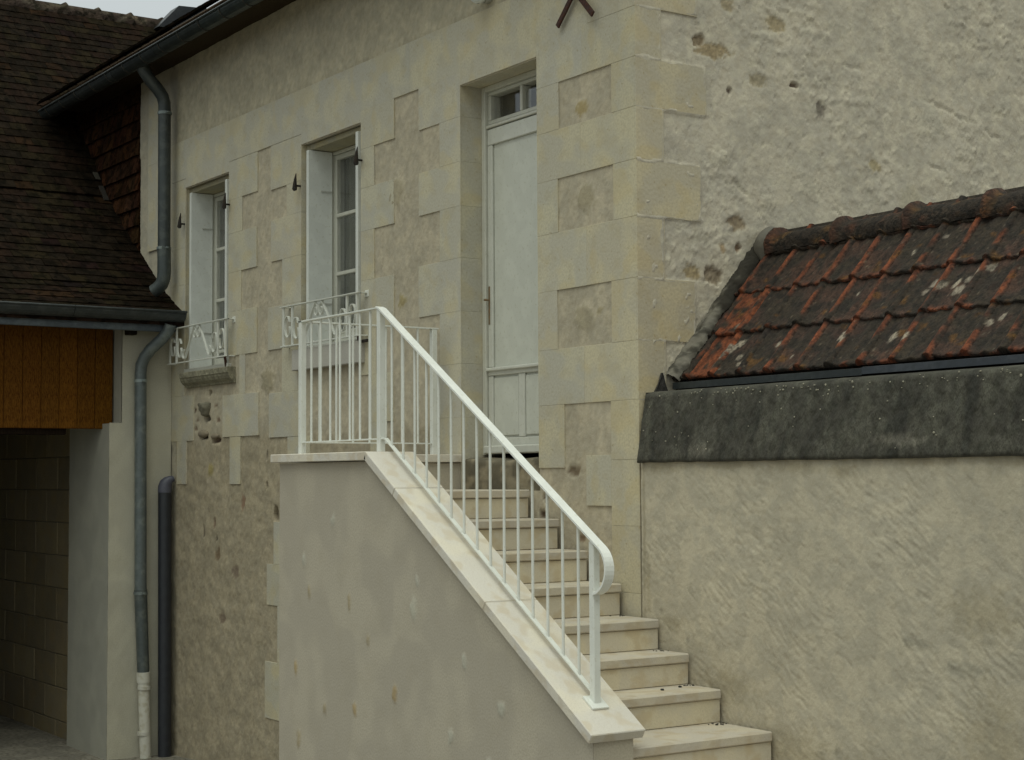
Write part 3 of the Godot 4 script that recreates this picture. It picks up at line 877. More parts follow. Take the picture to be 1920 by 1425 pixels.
func flat_tile(s: Shape, base: Vector3, along: Vector3, up: Vector3, w: float, l: float) -> void:   # lower edge starts at base
	var nn := along.cross(up).normalized()
	var th := 0.019
	var tw := rng.randf_range(-0.004, 0.004)
	var tl := rng.randf_range(-0.0035, 0.0035)
	var lift := rng.randf_range(0.0, 0.005)
	var a := base + up * tl + nn * (lift + tw)
	var b := base + along * w + up * (tl + rng.randf_range(-0.003, 0.003)) + nn * (lift - tw)
	var d := base + along * w + up * l - nn * 0.012
	var e := base + up * l - nn * 0.012
	var o := nn * th
	s.quad(a + o, b + o, d + o, e + o)
	s.quad(a, b, b + o, a + o)
	s.quad(b, d, d + o, b + o)
	s.quad(e, a, a + o, e + o)
	s.quad(d, e, e + o, d + o)
	s.quad(b, a, e, d)

const ANNEX := Color(0.60, 0.562, 0.468)

# ------------------------------------------------------------------ lean-to on the right
func lean_to() -> void:
	var t := thing("lean_to", "low rendered lean-to with mossy red tile roof against the gable", "outbuilding", Vector3(2.3, GROUND_HIGH, -0.5))
	var s := Shape.new()
	var nx := 400
	var ny := 230
	var ca := cos(deg_to_rad(33))
	var sa := sin(deg_to_rad(33))
	s.sheet(nx, ny, func(a, b):
		var x: float = lerpf(0.018, 3.2, float(a) / nx)
		var y: float = lerpf(-1.72, 0.09, float(b) / ny)
		var u := x * ca - y * sa
		var v := x * sa + y * ca
		v += 0.06 * n1.get_noise_2d(x * 1.6, y * 1.6 + 33)
		var amp := smooth(-0.35, 0.45, n1.get_noise_2d(x * 1.3, y * 1.3 + 60)) * 1.1
		var z := 0.010 + 0.003 * n1.get_noise_2d(x * 2, y * 2)
		z += amp * (0.0020 * n2.get_noise_2d(u * 4.0, v * 26) + 0.0022 * n2.get_noise_2d(u * 8 + 40, v * 42) + 0.0012 * n3.get_noise_2d(x * 18, y * 18)) - 0.0025 * smooth(0.45, 0.7, n2.get_noise_2d(u * 5 + 11, v * 30)) + 0.002 * smooth(0.5, 0.75, n2.get_noise_2d(u * 5 + 71, v * 26))
		z -= 0.012 * smooth(0.08, 0.02, x)
		return Vector3(x, y, z), func(p: Vector3):
		var c := ANNEX
		var k := n1.get_noise_2d(p.x * 1.1, p.y * 1.3 + 8)
		c = c * (1.0 + 0.05 * smooth(0.05, 0.4, -k) - 0.06 * smooth(0.0, 0.4, k))
		var f := n3.get_noise_2d(p.x * 6 - p.y * 2, p.y * 9)
		c = c.lerp(ANNEX * 0.84, smooth(0.18, 0.45, f) * 0.45)
		for q in [[0.2, 0.05, 0.25, 0.035], [0.75, 0.06, 0.3, 0.03], [1.25, 0.05, 0.28, 0.045], [1.6, 0.04, 0.14, 0.06], [2.1, 0.065, 0.3, 0.03], [2.6, 0.06, 0.3, 0.03], [0.72, -1.08, 0.28, 0.13], [1.15, -1.35, 0.5, 0.18], [1.75, -1.45, 0.25, 0.22], [2.45, -1.2, 0.3, 0.4], [2.4, -0.6, 0.3, 0.16], [0.3, -0.78, 0.12, 0.06], [0.05, -0.3, 0.025, 0.6], [0.09, -0.55, 0.03, 0.25]]:
			c = c.lerp(ANNEX * Color(0.62, 0.58, 0.48), spot(p.x, p.y, q[0], q[1], q[2], q[3], 0.8) * 0.45)
		for q in [[1.52, -1.3, 0.03, 0.05], [1.9, -1.42, 0.09, 0.05], [2.2, -1.28, 0.12, 0.06], [1.1, -0.95, 0.05, 0.03], [0.42, -0.86, 0.02, 0.02], [0.2, -0.72, 0.02, 0.02], [2.3, -0.85, 0.15, 0.05], [2.0, -0.75, 0.1, 0.04]]:
			c = c.lerp(ANNEX * Color(0.6, 0.62, 0.64), spot(p.x, p.y, q[0], q[1], q[2], q[3], 0.7) * 0.55)
		c.a = 1
		return c)
	part(t, "wall", s, M.render)
	var core := Shape.new()
	core.col = Color(0.38, 0.36, 0.29)
	core.box(Vector3(0.03, -1.72, -1.1), Vector3(4.6, 0.1, -0.03), 0.01)
	core.box(Vector3(3.2, -1.72, -0.06), Vector3(4.6, 0.085, 0.012), 0.01)
	core.box(Vector3(0.03, 0.1, -1.1), Vector3(4.6, 0.5, -0.31), 0.01)
	part(t, "wall_core", core, M.render)
	# mossy concrete fascia, leaning back
	var b := Shape.new()
	var nb := 260
	b.sheet(nb, 26, func(a, q):
		var x: float = lerpf(0.03, 4.6, float(a) / nb)
		var k: float = q / 26.0
		var y := 0.0
		var z := 0.0
		if k < 0.12:
			y = 0.081 + 0.003 * n1.get_noise_2d(x * 5, 3.0); z = lerpf(-0.05, 0.036, k / 0.12)
		elif k < 0.82:
			var w := (k - 0.12) / 0.70
			y = lerpf(0.083 + 0.003 * n1.get_noise_2d(x * 5, 3.0), 0.468, w); z = lerpf(0.037, -0.032, w)
		else:
			var w := (k - 0.82) / 0.18
			y = lerpf(0.474, 0.486, w); z = lerpf(-0.042, -0.32, w)
		z += 0.004 * n1.get_noise_2d(x * 6, y * 6) + 0.003 * n2.get_noise_2d(x * 22, y * 22)
		return Vector3(x, y, z), func(p: Vector3):
		var c := Color(0.108, 0.105, 0.090)
		var st := 0.6 * n1.get_noise_2d(p.x * 3.5, p.y * 1.2) + 0.5 * n1.get_noise_2d(p.x * 9, p.y * 2.5 + 9)
		c = c.lerp(Color(0.066, 0.064, 0.055), smooth(0.0, 0.35, st))
		c = c.lerp(Color(0.14, 0.138, 0.115), smooth(0.08, 0.4, -st) * 0.6)
		for q in [[1.95, 0.16, 0.22, 0.04], [0.55, 0.14, 0.12, 0.05]]:
			c = c.lerp(Color(0.25, 0.235, 0.205), spot(p.x, p.y, q[0], q[1], q[2], q[3], 0.7) * 0.8)
		return c)
	var cap := PackedVector3Array([Vector3(0.03, 0.083, 0.036), Vector3(0.03, 0.47, -0.032), Vector3(0.03, 0.486, -0.32), Vector3(0.03, 0.083, -0.32)])
	b.col = Color(0.14, 0.135, 0.11)
	b.poly(cap)
	var fascia := part(t, "concrete_fascia", b, M.concrete)
	# pale lichen specks on the fascia, one joined part
	var sp := Shape.new()
	for k in 120:
		var x := rng.randf_range(0.05, 2.7)
		var top := rng.randf() < 0.72
		var y := 0.462 - absf(rng.randfn(0, 0.03)) if top else rng.randf_range(0.1, 0.46)
		if x < 0.4 and rng.randf() < 0.7: y = rng.randf_range(0.12, 0.46)
		var r := rng.randf_range(0.002, 0.0055) * (1.4 if rng.randf() < 0.15 else 1.0)
		var w := (y - 0.083) / 0.385
		var g := rng.randf_range(0.28, 0.5)
		sp.col = Color(g, g * 0.97, g * 0.82)
		sp.ball(Vector3(x, y, lerpf(0.0375, -0.0315, w)), Vector3(r, r * rng.randf_range(0.7, 1.2), 0.0045), 6, 4)
	part(fascia, "lichen", sp, M.gable).set_meta("kind", "stuff")
	lean_to_roof(t)

const LICHEN := [[0.47, 0.09, 0.028], [0.50, 0.04, 0.022], [0.33, 0.10, 0.03], [0.36, 0.16, 0.035], [0.40, 0.21, 0.03], [0.30, 0.05, 0.03], [0.72, 0.17, 0.02], [1.22, 0.14, 0.03], [1.19, 0.19, 0.035], [1.56, 0.13, 0.035], [1.66, 0.11, 0.03], [0.9, 0.06, 0.014], [2.2, 0.2, 0.03],
	[1.62, 0.50, 0.032], [1.60, 0.44, 0.022], [1.70, 0.46, 0.03], [1.78, 0.47, 0.03], [1.84, 0.49, 0.026], [1.88, 0.52, 0.03], [1.82, 0.42, 0.036], [1.95, 0.56, 0.034], [2.25, 0.5, 0.04], [2.15, 0.16, 0.02], [0.28, 0.34, 0.022], [1.35, 0.75, 0.02], [1.1, 0.5, 0.015], [0.75, 0.56, 0.018], [2.05, 0.9, 0.02], [1.5, 0.85, 0.02], [2.3, 0.82, 0.03]]   # x, distance up the roof, radius

func lean_to_roof(t: Node3D) -> void:
	var up := Vector3(0, 0.759, -0.651).normalized()
	var along := Vector3(1, 0, 0)
	var nn := along.cross(up).normalized()
	var foot := Vector3(0, 0.541, -0.272)
	var deck := Shape.new()
	deck.col = Color(0.05, 0.04, 0.03)
	var pr := PackedVector3Array([foot - nn * 0.01 + up * 0.02, foot - nn * 0.06, foot + up * 1.2 - nn * 0.06, Vector3(0, 0.5, -1.9), Vector3(0, 0.53, -1.93), foot + up * 1.22 - nn * 0.012])
	deck.extrude(pr, Vector3(4.6, 0, 0), true, true)
	var roof := part(t, "roof", deck, M.tile_red)
	# interlocking tiles: a flat pan with a roll on its right side
	var wid := 0.2222
	var gauge := 0.325
	var nu := 30
	for row in 4:
		for k in 21:
			var x0 := -0.075 + k * wid + (0.0 if row % 2 == 0 else 0.0)
			var base := foot + along * x0 + up * (0.0 + row * gauge - 0.01) + nn * 0.028
			var jig := Vector3(rng.randf_range(-0.006, 0.006), rng.randf_range(-0.008, 0.008), rng.randf_range(-0.003, 0.006))
			var worn := rng.randf()
			var seed_ := rng.randf() * 100.0
			var s := Shape.new()
			var long := gauge + 0.05 if row < 3 else 0.2
			s.sheet(nu, 27, func(a, b):
				var u: float = float(a) / nu * (wid + 0.012)
				var q: float = clampf((b - 1) / 26.0, 0, 1)
				var h := 0.0
				var r: float = (u - 0.196) / 0.027     # the roll at the side
				if absf(r) < 1.0: h = 0.027 * sqrt(1 - r * r)
				var m: float = (u - 0.092) / 0.02     # low rib in the middle of the pan
				h = maxf(h, 0.007 * exp(-m * m))
				var e: float = u / 0.018
				h = maxf(h, 0.012 * exp(-e * e))
				h += 0.005 * smooth(0.16, 0.0, q)      # the lip rolls up at the lower edge
				var lift := 0.014 * (1.0 - q) - 0.016
				var edge := 0.004 * n1.get_noise_2d(u * 20 + seed_, row) + (0.010 if (k * 7 + row * 3) % 5 == 0 and u > 0.1 else 0.0) * n1.get_noise_2d(u * 30, seed_)
				if b == 0: return base + along * (u + jig.x) + up * (jig.y + edge) + nn * (-0.012 + jig.z)
				return base + along * (u + jig.x) + up * (q * long + jig.y + edge) + nn * (h + lift + jig.z + 0.003 * n1.get_noise_3d(u * 15, q * 4, seed_)), func(p: Vector3):
				var u: float = p.x - x0 - jig.x
				var q: float = (p - base).dot(up)
				var dirty := 0.5 + 0.9 * n1.get_noise_3d(p.x * 3.2 + seed_ * 0.02, p.y * 4, p.z * 4) + (0.25 - 0.4 * worn)
				var c := Color(0.100, 0.060, 0.047).lerp(Color(0.054, 0.044, 0.035), smooth(0.15, 0.7, dirty))
				c = c.lerp(Color(0.036, 0.033, 0.027), smooth(0.1, 0.5, n3.get_noise_3d(p.x * 5, p.y * 5, p.z * 5)) * 0.8)
				var bare: float = smooth(0.026, 0.010, absf(u - 0.196)) + 0.8 * smooth(0.035, 0.005, q) * smooth(-0.1, 0.3, n2.get_noise_2d(p.x * 11, float(row)))
				bare *= smooth(0.80, 0.35, dirty + 0.8 * n2.get_noise_3d(p.x * 9, p.y * 6, p.z * 6))
				c = c.lerp(Color(0.31, 0.095, 0.038), clampf(bare, 0, 1) * 0.85)
				if k == 1 and row < 2: c = c.lerp(Color(0.33, 0.105, 0.042), 0.9 * smooth(0.45, 0.0, n2.get_noise_3d(p.x * 9, p.y * 9, 3.0)))
				var y := n2.get_noise_3d(p.x * 7 + 31, p.y * 7, p.z * 7)
				c = c.lerp(Color(0.21, 0.11, 0.02), smooth(0.42, 0.6, y) * 0.6)
				var up_roof: float = (p - foot).dot(up)
				for l in LICHEN:   # crusts of pale lichen
					if absf(p.x - l[0]) < l[2] * 1.6 and absf(up_roof - l[1] - 0.03) < l[2] * 1.8:
						var dd := Vector2((p.x - l[0] - 0.1 * (up_roof - l[1])) / (l[2] * 0.75), (up_roof - l[1] - 0.03) / l[2]).length()
						dd += 0.35 * n2.get_noise_2d(p.x * 30, up_roof * 30)
						c = c.lerp(Color(0.50, 0.50, 0.45) * (0.85 + 0.4 * n2.get_noise_2d(l[0] * 50, l[1] * 50)), smooth(1.05, 0.85, dd) * 0.95)
				var speck := n2.get_noise_3d(p.x * 38, p.y * 38, p.z * 38)
				c = c.lerp(Color(0.24, 0.23, 0.19), smooth(0.55, 0.7, speck) * 0.6)
				c.a = 1.0
				return c)
			part(roof, "roof_tile", s, M.tile_red)
	# ridge tiles with thick collars
	for k in 9:
		var x0 := 0.10 + k * 0.53
		var s := Shape.new()
		var tone := brown() * 1.1 + Color(0.02, 0.008, 0.0, 0.0)
		var sd := rng.randf() * 50
		s.sheet(16, 20, func(a, b):
			var u: float = b / 20.0
			var th: float = lerpf(-0.35, PI + 0.2, a / 16.0)
			var r := 0.080 + (0.040 * sin(PI * clampf(u / 0.15, 0, 1))) + 0.008 * n1.get_noise_3d(th * 2, u * 3 + sd, 1.0)
			var sag := 0.010 * n1.get_noise_2d((x0 + u * 0.53) * 2.3, 2.0)
			return Vector3(x0 + u * 0.55, 1.332 + sag + r * sin(th) * 1.05, -0.95 + r * cos(th)), func(p: Vector3):
			var f := n1.get_noise_3d(p.x * 5 + 12, p.y * 7, p.z * 7)
			var c := Color(0.050, 0.042, 0.033).lerp(Color(0.15, 0.062, 0.032), smooth(0.1, 0.5, f) * 0.75)
			c = c.lerp(Color(0.20, 0.12, 0.04), smooth(0.3, 0.55, n2.get_noise_3d(p.x * 4, p.y * 6, p.z * 5)) * 0.7)
			if p.x - x0 < 0.06: c = c.lerp(Color(0.14, 0.06, 0.04), 0.5)
			return c)
		part(roof, "ridge_tile", s, M.tile_red)
	# mortar fillet along the gable and the lump under the ridge end
	var m := Shape.new()
	m.sheet(120, 8, func(a, b):
		var q: float = a / 120.0
		var k: float = b / 8.0
		var wob := 0.02 * n1.get_noise_2d(q * 9, 4.0)
		var wide: float = 0.062 + wob
		var p: Vector3 = foot + up * (q * 1.14 - 0.02)
		var ang: float = k * PI / 2
		return p + along * (wide * (1 - cos(ang)) * 0 + lerpf(0.0, wide, sin(ang)) ) + nn * (0.06 * cos(ang) + 0.022 + 0.010 * n1.get_noise_2d(q * 14, k * 3) + 0.006 * n2.get_noise_2d(q * 40, k * 6)), func(p: Vector3):
		var c := Color(0.24, 0.23, 0.20).lerp(Color(0.09, 0.085, 0.072), smooth(-0.1, 0.4, n3.get_noise_3d(p.x * 14, p.y * 9, p.z * 9)))
		return c.lerp(Color(0.045, 0.04, 0.032), smooth(0.85, 1.1, p.y + 0.3 * n1.get_noise_2d(p.y * 8, p.x * 20))))
	m.col = Color(0.20, 0.195, 0.175)
	m.ball(Vector3(0.07, 1.34, -0.95), Vector3(0.10, 0.135, 0.13), 30, 20, 0.8, n1)
	part(roof, "mortar_fillet", m, M.render)
	# shallow zinc gutter lying on the fascia
	var g := Shape.new()
	g.col = Color(0.05, 0.055, 0.055)
	var gp := PackedVector3Array([Vector3(0.06, 0.526, -0.20), Vector3(0.06, 0.529, -0.214), Vector3(0.06, 0.50, -0.212), Vector3(0.06, 0.497, -0.30), Vector3(0.06, 0.56, -0.305), Vector3(0.06, 0.56, -0.309), Vector3(0.06, 0.488, -0.309), Vector3(0.06, 0.492, -0.199)])
	g.extrude(gp, Vector3(1.45, 0, 0))
	for k in gp.size(): gp[k] += Vector3(1.452, 0.004, 0.003)
	g.col = Color(0.08, 0.09, 0.10)
	g.extrude(gp, Vector3(3.0, 0, 0))
	part(t, "gutter", g, M.zinc)
	# broken slip of slate standing in the corner beside the fascia
	var sl := Shape.new()
	sl.col = Color(0.06, 0.058, 0.055)
	var tp := PackedVector3Array([Vector3(0.012, 0.47, -0.10), Vector3(0.012, 0.46, -0.20), Vector3(0.012, 0.52, -0.175), Vector3(0.012, 0.585, -0.155), Vector3(0.012, 0.52, -0.13)])
	sl.extrude(tp, Vector3(0.02, 0, 0))
	part(t, "slate_slip", sl, M.concrete)

# ------------------------------------------------------------------ carport wing on the left
const WING_ROOF := [[-6.42, 1.43], [-6.95, 1.70], [-7.42, 2.04], [-8.22, 2.66], [-9.0, 3.42], [-11.0, 5.33]]   # x, y of the roof's curve

func wing_at(d: float) -> Array:   # point and slope direction at distance d up the roof
	for k in WING_ROOF.size() - 1:
		var a := Vector2(WING_ROOF[k][0], WING_ROOF[k][1])
		var b := Vector2(WING_ROOF[k + 1][0], WING_ROOF[k + 1][1])
		var l := a.distance_to(b)
		if d <= l or k == WING_ROOF.size() - 2:
			return [a + (b - a) * (d / l), (b - a) / l]
		d -= l
	return []

func wing() -> void:
	var t := thing("carport_wing", "brown tiled carport wing with orange plank fascia at left", "outbuilding", Vector3(-9, GROUND_LOW, 2.0))
	# roof deck
	var deck := Shape.new()
	deck.col = Color(0.04, 0.03, 0.025)
	for k in WING_ROOF.size() - 1:
		var z0 := -0.2 if k < 4 else -2.6
		var a := Vector3(WING_ROOF[k][0], WING_ROOF[k][1] - 0.02, z0)
		var b := Vector3(WING_ROOF[k + 1][0], WING_ROOF[k + 1][1] - 0.02, z0)
		var pr := PackedVector3Array([a, a - Vector3(0, 0.06, 0), b - Vector3(0, 0.06, 0), b])
		pr.reverse()
		deck.extrude(pr, Vector3(0, 0, 5.2 - z0))
	deck.extrude(PackedVector3Array([Vector3(-11, 5.31, -2.6), Vector3(-11, 5.2, -2.6), Vector3(-15.5, 1.3, -2.6), Vector3(-15.5, 1.4, -2.6)]), Vector3(0, 0, 7.8))
	var roof := part(t, "roof", deck, M.tile_brown)
	# flat tiles, course by course; the 300 that show largest are parts, the others are joined
	var spots := []
	var d := 0.0
	var row := 0
	while d < 5.80:
		var pd := wing_at(d)
		var p2: Vector2 = pd[0]
		var zmin := -0.02 if p2.x > -9.25 else -2.3
		var z := 3.4 + (0.083 if row % 2 else 0.0)
		while z > zmin:
			spots.append([d, z, row])
			z -= 0.166
		d += 0.128
		row += 1
	var rest := Shape.new()
	var single := []
	for q in spots:
		if q[0] < 3.4 and q[1] < 2.05 and q[1] > 0.0 and single.size() < 296: single.append(q)
		else:
			rest.col = brown()
			wing_tile(rest, q)
	for q in single:
		var s := Shape.new()
		s.col = brown()
		wing_tile(s, q)
		part(roof, "tile", s, M.tile_brown)
	part(roof, "upper_tiles", rest, M.tile_brown).set_meta("kind", "stuff")
	# ridge
	for k in 14:
		var z0 := 2.6 - k * 0.385
		var s := Shape.new()
		s.sheet(12, 8, func(a, b):
			var th: float = lerpf(-0.2, PI + 0.2, a / 12.0)
			var u: float = b / 8.0
			var r := 0.115 + (0.03 if u > 0.75 else 0.0)
			if b == 8: r = 0.10
			return Vector3(-11.0 + r * cos(th), 5.27 + r * sin(th), z0 - u * 0.40), func(p: Vector3):
			return Color(0.075, 0.066, 0.06).lerp(Color(0.16, 0.15, 0.13), smooth(0.1, 0.5, n1.get_noise_3d(p.x * 4, p.y * 6, p.z * 4))))
		part(roof, "ridge_tile", s, M.tile_brown)
	var sad := Shape.new()
	sad.col = Color(0.05, 0.052, 0.058)
	sad.extrude(PackedVector3Array([Vector3(-10.95, 5.22, -1.45), Vector3(-10.95, 5.20, -2.6), Vector3(-10.95, 5.55, -2.6), Vector3(-10.95, 5.50, -1.70)]), Vector3(0.25, 0, 0))
	part(roof, "ridge_saddle", sad, M.zinc)
	# tile-hung cheek of the main house above the wing roof, in the plane of the facade
	var cheek := Shape.new()
	cheek.col = Color(0.05, 0.04, 0.03)
	cheek.extrude(PackedVector3Array([Vector3(-9.5, 1.6, -0.06), Vector3(-7.5, 1.6, -0.06), Vector3(-7.5, 3.73, -0.06), Vector3(-9.5, 3.73, -0.06)]), Vector3(0, 0, 0.05))
	var ck := part(t, "tile_hung_wall", cheek, M.tile_brown)
	var y := 1.55
	row = 0
	while y < 3.7:
		var x := -7.67 + (0.0 if row % 2 == 0 else -0.083)
		if row % 2 == 1:
			var hs := Shape.new()
			hs.col = warm_brown()
			flat_tile(hs, Vector3(-7.585, y, 0.003), Vector3(1, 0, 0), Vector3(0, 0.995, -0.09), 0.08, 0.25)
			part(ck, "tile", hs, M.tile_brown)
		while x > -9.5 and y > roof_y(x + 0.16) - 0.25:
			var s := Shape.new()
			s.col = warm_brown()
			flat_tile(s, Vector3(x, y, 0.003), Vector3(1, 0, 0), Vector3(0, 0.995, -0.09), 0.163, 0.25)
			part(ck, "tile", s, M.tile_brown)
			x -= 0.166
		y += 0.166
		row += 1
	# lead flashing strip where the roof meets the cheek
	for k in [9, 10, 12]:
		var fl := Shape.new()
		var dd: float = 1.2 + k * 0.115
		var pd := wing_at(dd)
		var c0: Vector2 = pd[0]
		var dir: Vector2 = pd[1]
		var nn := Vector2(dir.y, -dir.x) * -1.0
		fl.col = Color(0.03, 0.027, 0.022) if k % 4 else Color(0.06, 0.055, 0.045)
		var e := c0 + dir * 0.12
		var o := Vector3(nn.x, nn.y, 0) * 0.03
		if o.y < 0: o = -o
		fl.bar(Vector3(c0.x, c0.y, 0.05) + o, Vector3(e.x, e.y, 0.05) + o, 0.05, 0.012)
		part(ck, "flashing", fl, M.gable)
	wing_walls(t)

func warm_brown() -> Color:
	return Color(0.045, 0.027, 0.018).lerp(Color(0.058, 0.029, 0.017), rng.randf()) * rng.randf_range(0.75, 1.15)

func roof_y(x: float) -> float:
	for k in WING_ROOF.size() - 1:
		if x <= WING_ROOF[k][0] and x >= WING_ROOF[k + 1][0]:
			return lerpf(WING_ROOF[k][1], WING_ROOF[k + 1][1], (x - WING_ROOF[k][0]) / (WING_ROOF[k + 1][0] - WING_ROOF[k][0]))
	return 1.43

func wing_tile(s: Shape, q: Array) -> void:
	var pd := wing_at(q[0])
	var p2: Vector2 = pd[0]
	var dir: Vector2 = pd[1]
	flat_tile(s, Vector3(p2.x, p2.y + 0.012, q[1]), Vector3(0, 0, -1), Vector3(dir.x, dir.y, 0), 0.163, 0.235)

func wing_walls(t: Node3D) -> void:
	var cream := Color(0.58, 0.555, 0.46)
	# return wall between house and opening: its front faces the court, its end faces the opening
	var s := Shape.new()
	s.col = cream
	s.sheet(30, 120, func(a, b):
		var z: float = lerpf(0.57, 0.002, a / 30.0)
		var y: float = lerpf(-2.6, 1.36, b / 120.0)
		return Vector3(-6.7 + 0.004 * n1.get_noise_2d(z * 3, y * 3) + 0.0015 * n2.get_noise_2d(z * 20, y * 20), y, z), null, func(p: Vector3): return p.z > 0.465 and p.y > 0.497)
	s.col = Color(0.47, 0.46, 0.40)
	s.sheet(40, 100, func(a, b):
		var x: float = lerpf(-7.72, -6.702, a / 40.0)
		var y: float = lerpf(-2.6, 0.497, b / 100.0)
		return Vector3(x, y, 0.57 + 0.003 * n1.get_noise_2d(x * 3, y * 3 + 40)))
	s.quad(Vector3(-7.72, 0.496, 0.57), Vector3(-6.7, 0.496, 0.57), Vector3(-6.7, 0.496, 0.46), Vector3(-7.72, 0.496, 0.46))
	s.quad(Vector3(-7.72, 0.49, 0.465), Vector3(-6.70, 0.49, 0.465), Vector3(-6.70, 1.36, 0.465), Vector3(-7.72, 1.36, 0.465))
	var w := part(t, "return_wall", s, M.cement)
	var core := Shape.new()
	core.col = cream
	core.box(Vector3(-7.70, -2.6, 0.35), Vector3(-6.72, 1.35, 0.455), 0.005)
	part(w, "wall_core", core, M.cement)
	# end wall of the carport: pale tufa blocks
	var back := Shape.new()
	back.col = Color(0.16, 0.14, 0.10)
	back.box(Vector3(-12.6, -2.6, 0.30), Vector3(-7.70, 1.30, 0.455), 0.004)
	back.box(Vector3(-12.6, -2.6, 0.46), Vector3(-12.4, 1.30, 5.0), 0.004)
	back.box(Vector3(-12.39, -2.6, 4.9), Vector3(-6.8, 1.30, 5.1), 0.004)
	back.box(Vector3(-12.6, 1.31, 0.3), Vector3(-6.95, 1.36, 5.1), 0.004)
	var bw := part(t, "carport_wall", back, M.cement)
	for row in 12:
		var x := -7.72 - (0.0 if row % 2 == 0 else 0.32)
		if row % 2 == 1:
			block(bw, x, x + 0.318, row)
		while x > -11.5:
			block(bw, x - 0.638, x - 0.002, row)
			x -= 0.64
	# far pier of the opening, beyond the picture's left edge
	var pier := Shape.new()
	pier.col = cream
	pier.box(Vector3(-7.7, -2.6, 4.3), Vector3(-6.7, 1.36, 4.89), 0.006)
	part(t, "pier", pier, M.cement)
	# lintel beam behind the planks
	var beam := Shape.new()
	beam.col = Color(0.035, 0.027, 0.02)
	beam.box(Vector3(-7.1, 0.40, 0.872), Vector3(-6.93, 0.62, 4.28), 0.006)
	beam.box(Vector3(-7.1, 0.62, 0.48), Vector3(-6.93, 1.3, 4.28), 0.006)
	part(t, "lintel_beam", beam, M.wood)
	# plank fascia over the opening
	var z := 0.478
	while z < 4.25:
		var pl := Shape.new()
		var k := rng.randf_range(0.8, 1.15)
		pl.col = Color(0.215 * k, 0.102 * k, 0.018 * k)
		pl.box(Vector3(-6.90, 0.452, z + 0.0012), Vector3(-6.872 + rng.randf_range(-0.003, 0.003), 1.40, z + 0.1588), 0.005)
		part(t, "plank", pl, M.wood)
		z += 0.16
	# eaves: zinc-faced board under the gutter
	var fb := Shape.new()
	fb.col = Color(0.16, 0.185, 0.215)
	fb.box(Vector3(-6.50, 1.295, 0.035), Vector3(-6.465, 1.40, 5.1), 0.005)
	part(t, "fascia_board", fb, M.zinc)
	var so := Shape.new()
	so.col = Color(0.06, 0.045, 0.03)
	so.box(Vector3(-6.86, 1.375, 0.01), Vector3(-6.50, 1.395, 5.1), 0.004)
	part(t, "soffit", so, M.wood)
	var br := Shape.new()
	br.col = Color(0.03, 0.025, 0.02)
	br.box(Vector3(-6.70, 1.27, 0.36), Vector3(-6.60, 1.37, 0.44), 0.006)
	part(t, "rafter_end", br, M.wood)

func block(parent: Node3D, x0: float, x1: float, row: int) -> void:
	var s := Shape.new()
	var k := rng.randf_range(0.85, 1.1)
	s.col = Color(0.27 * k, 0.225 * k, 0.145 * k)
	s.box(Vector3(x0 + 0.006, -2.56 + row * 0.31, 0.40), Vector3(x1 - 0.006, -2.56 + row * 0.31 + 0.302, 0.462 + rng.randf_range(-0.002, 0.002)), 0.006)
	part(parent, "block", s, M.stone)

# ------------------------------------------------------------------ the outside stair
const STAIR_WALL := Color(0.52, 0.472, 0.39)
const NOSE := [[-1.032, -0.069], [-0.729, -0.24], [-0.441, -0.416], [-0.133, -0.59], [0.203, -0.765], [0.453, -0.927], [0.705, -1.089], [1.087, -1.258], [1.40, -1.43]]
const COPE_A := Vector2(-0.949, 0.155)    # front edge of the sloping coping, top and foot
const COPE_B := Vector2(1.168, -1.164)

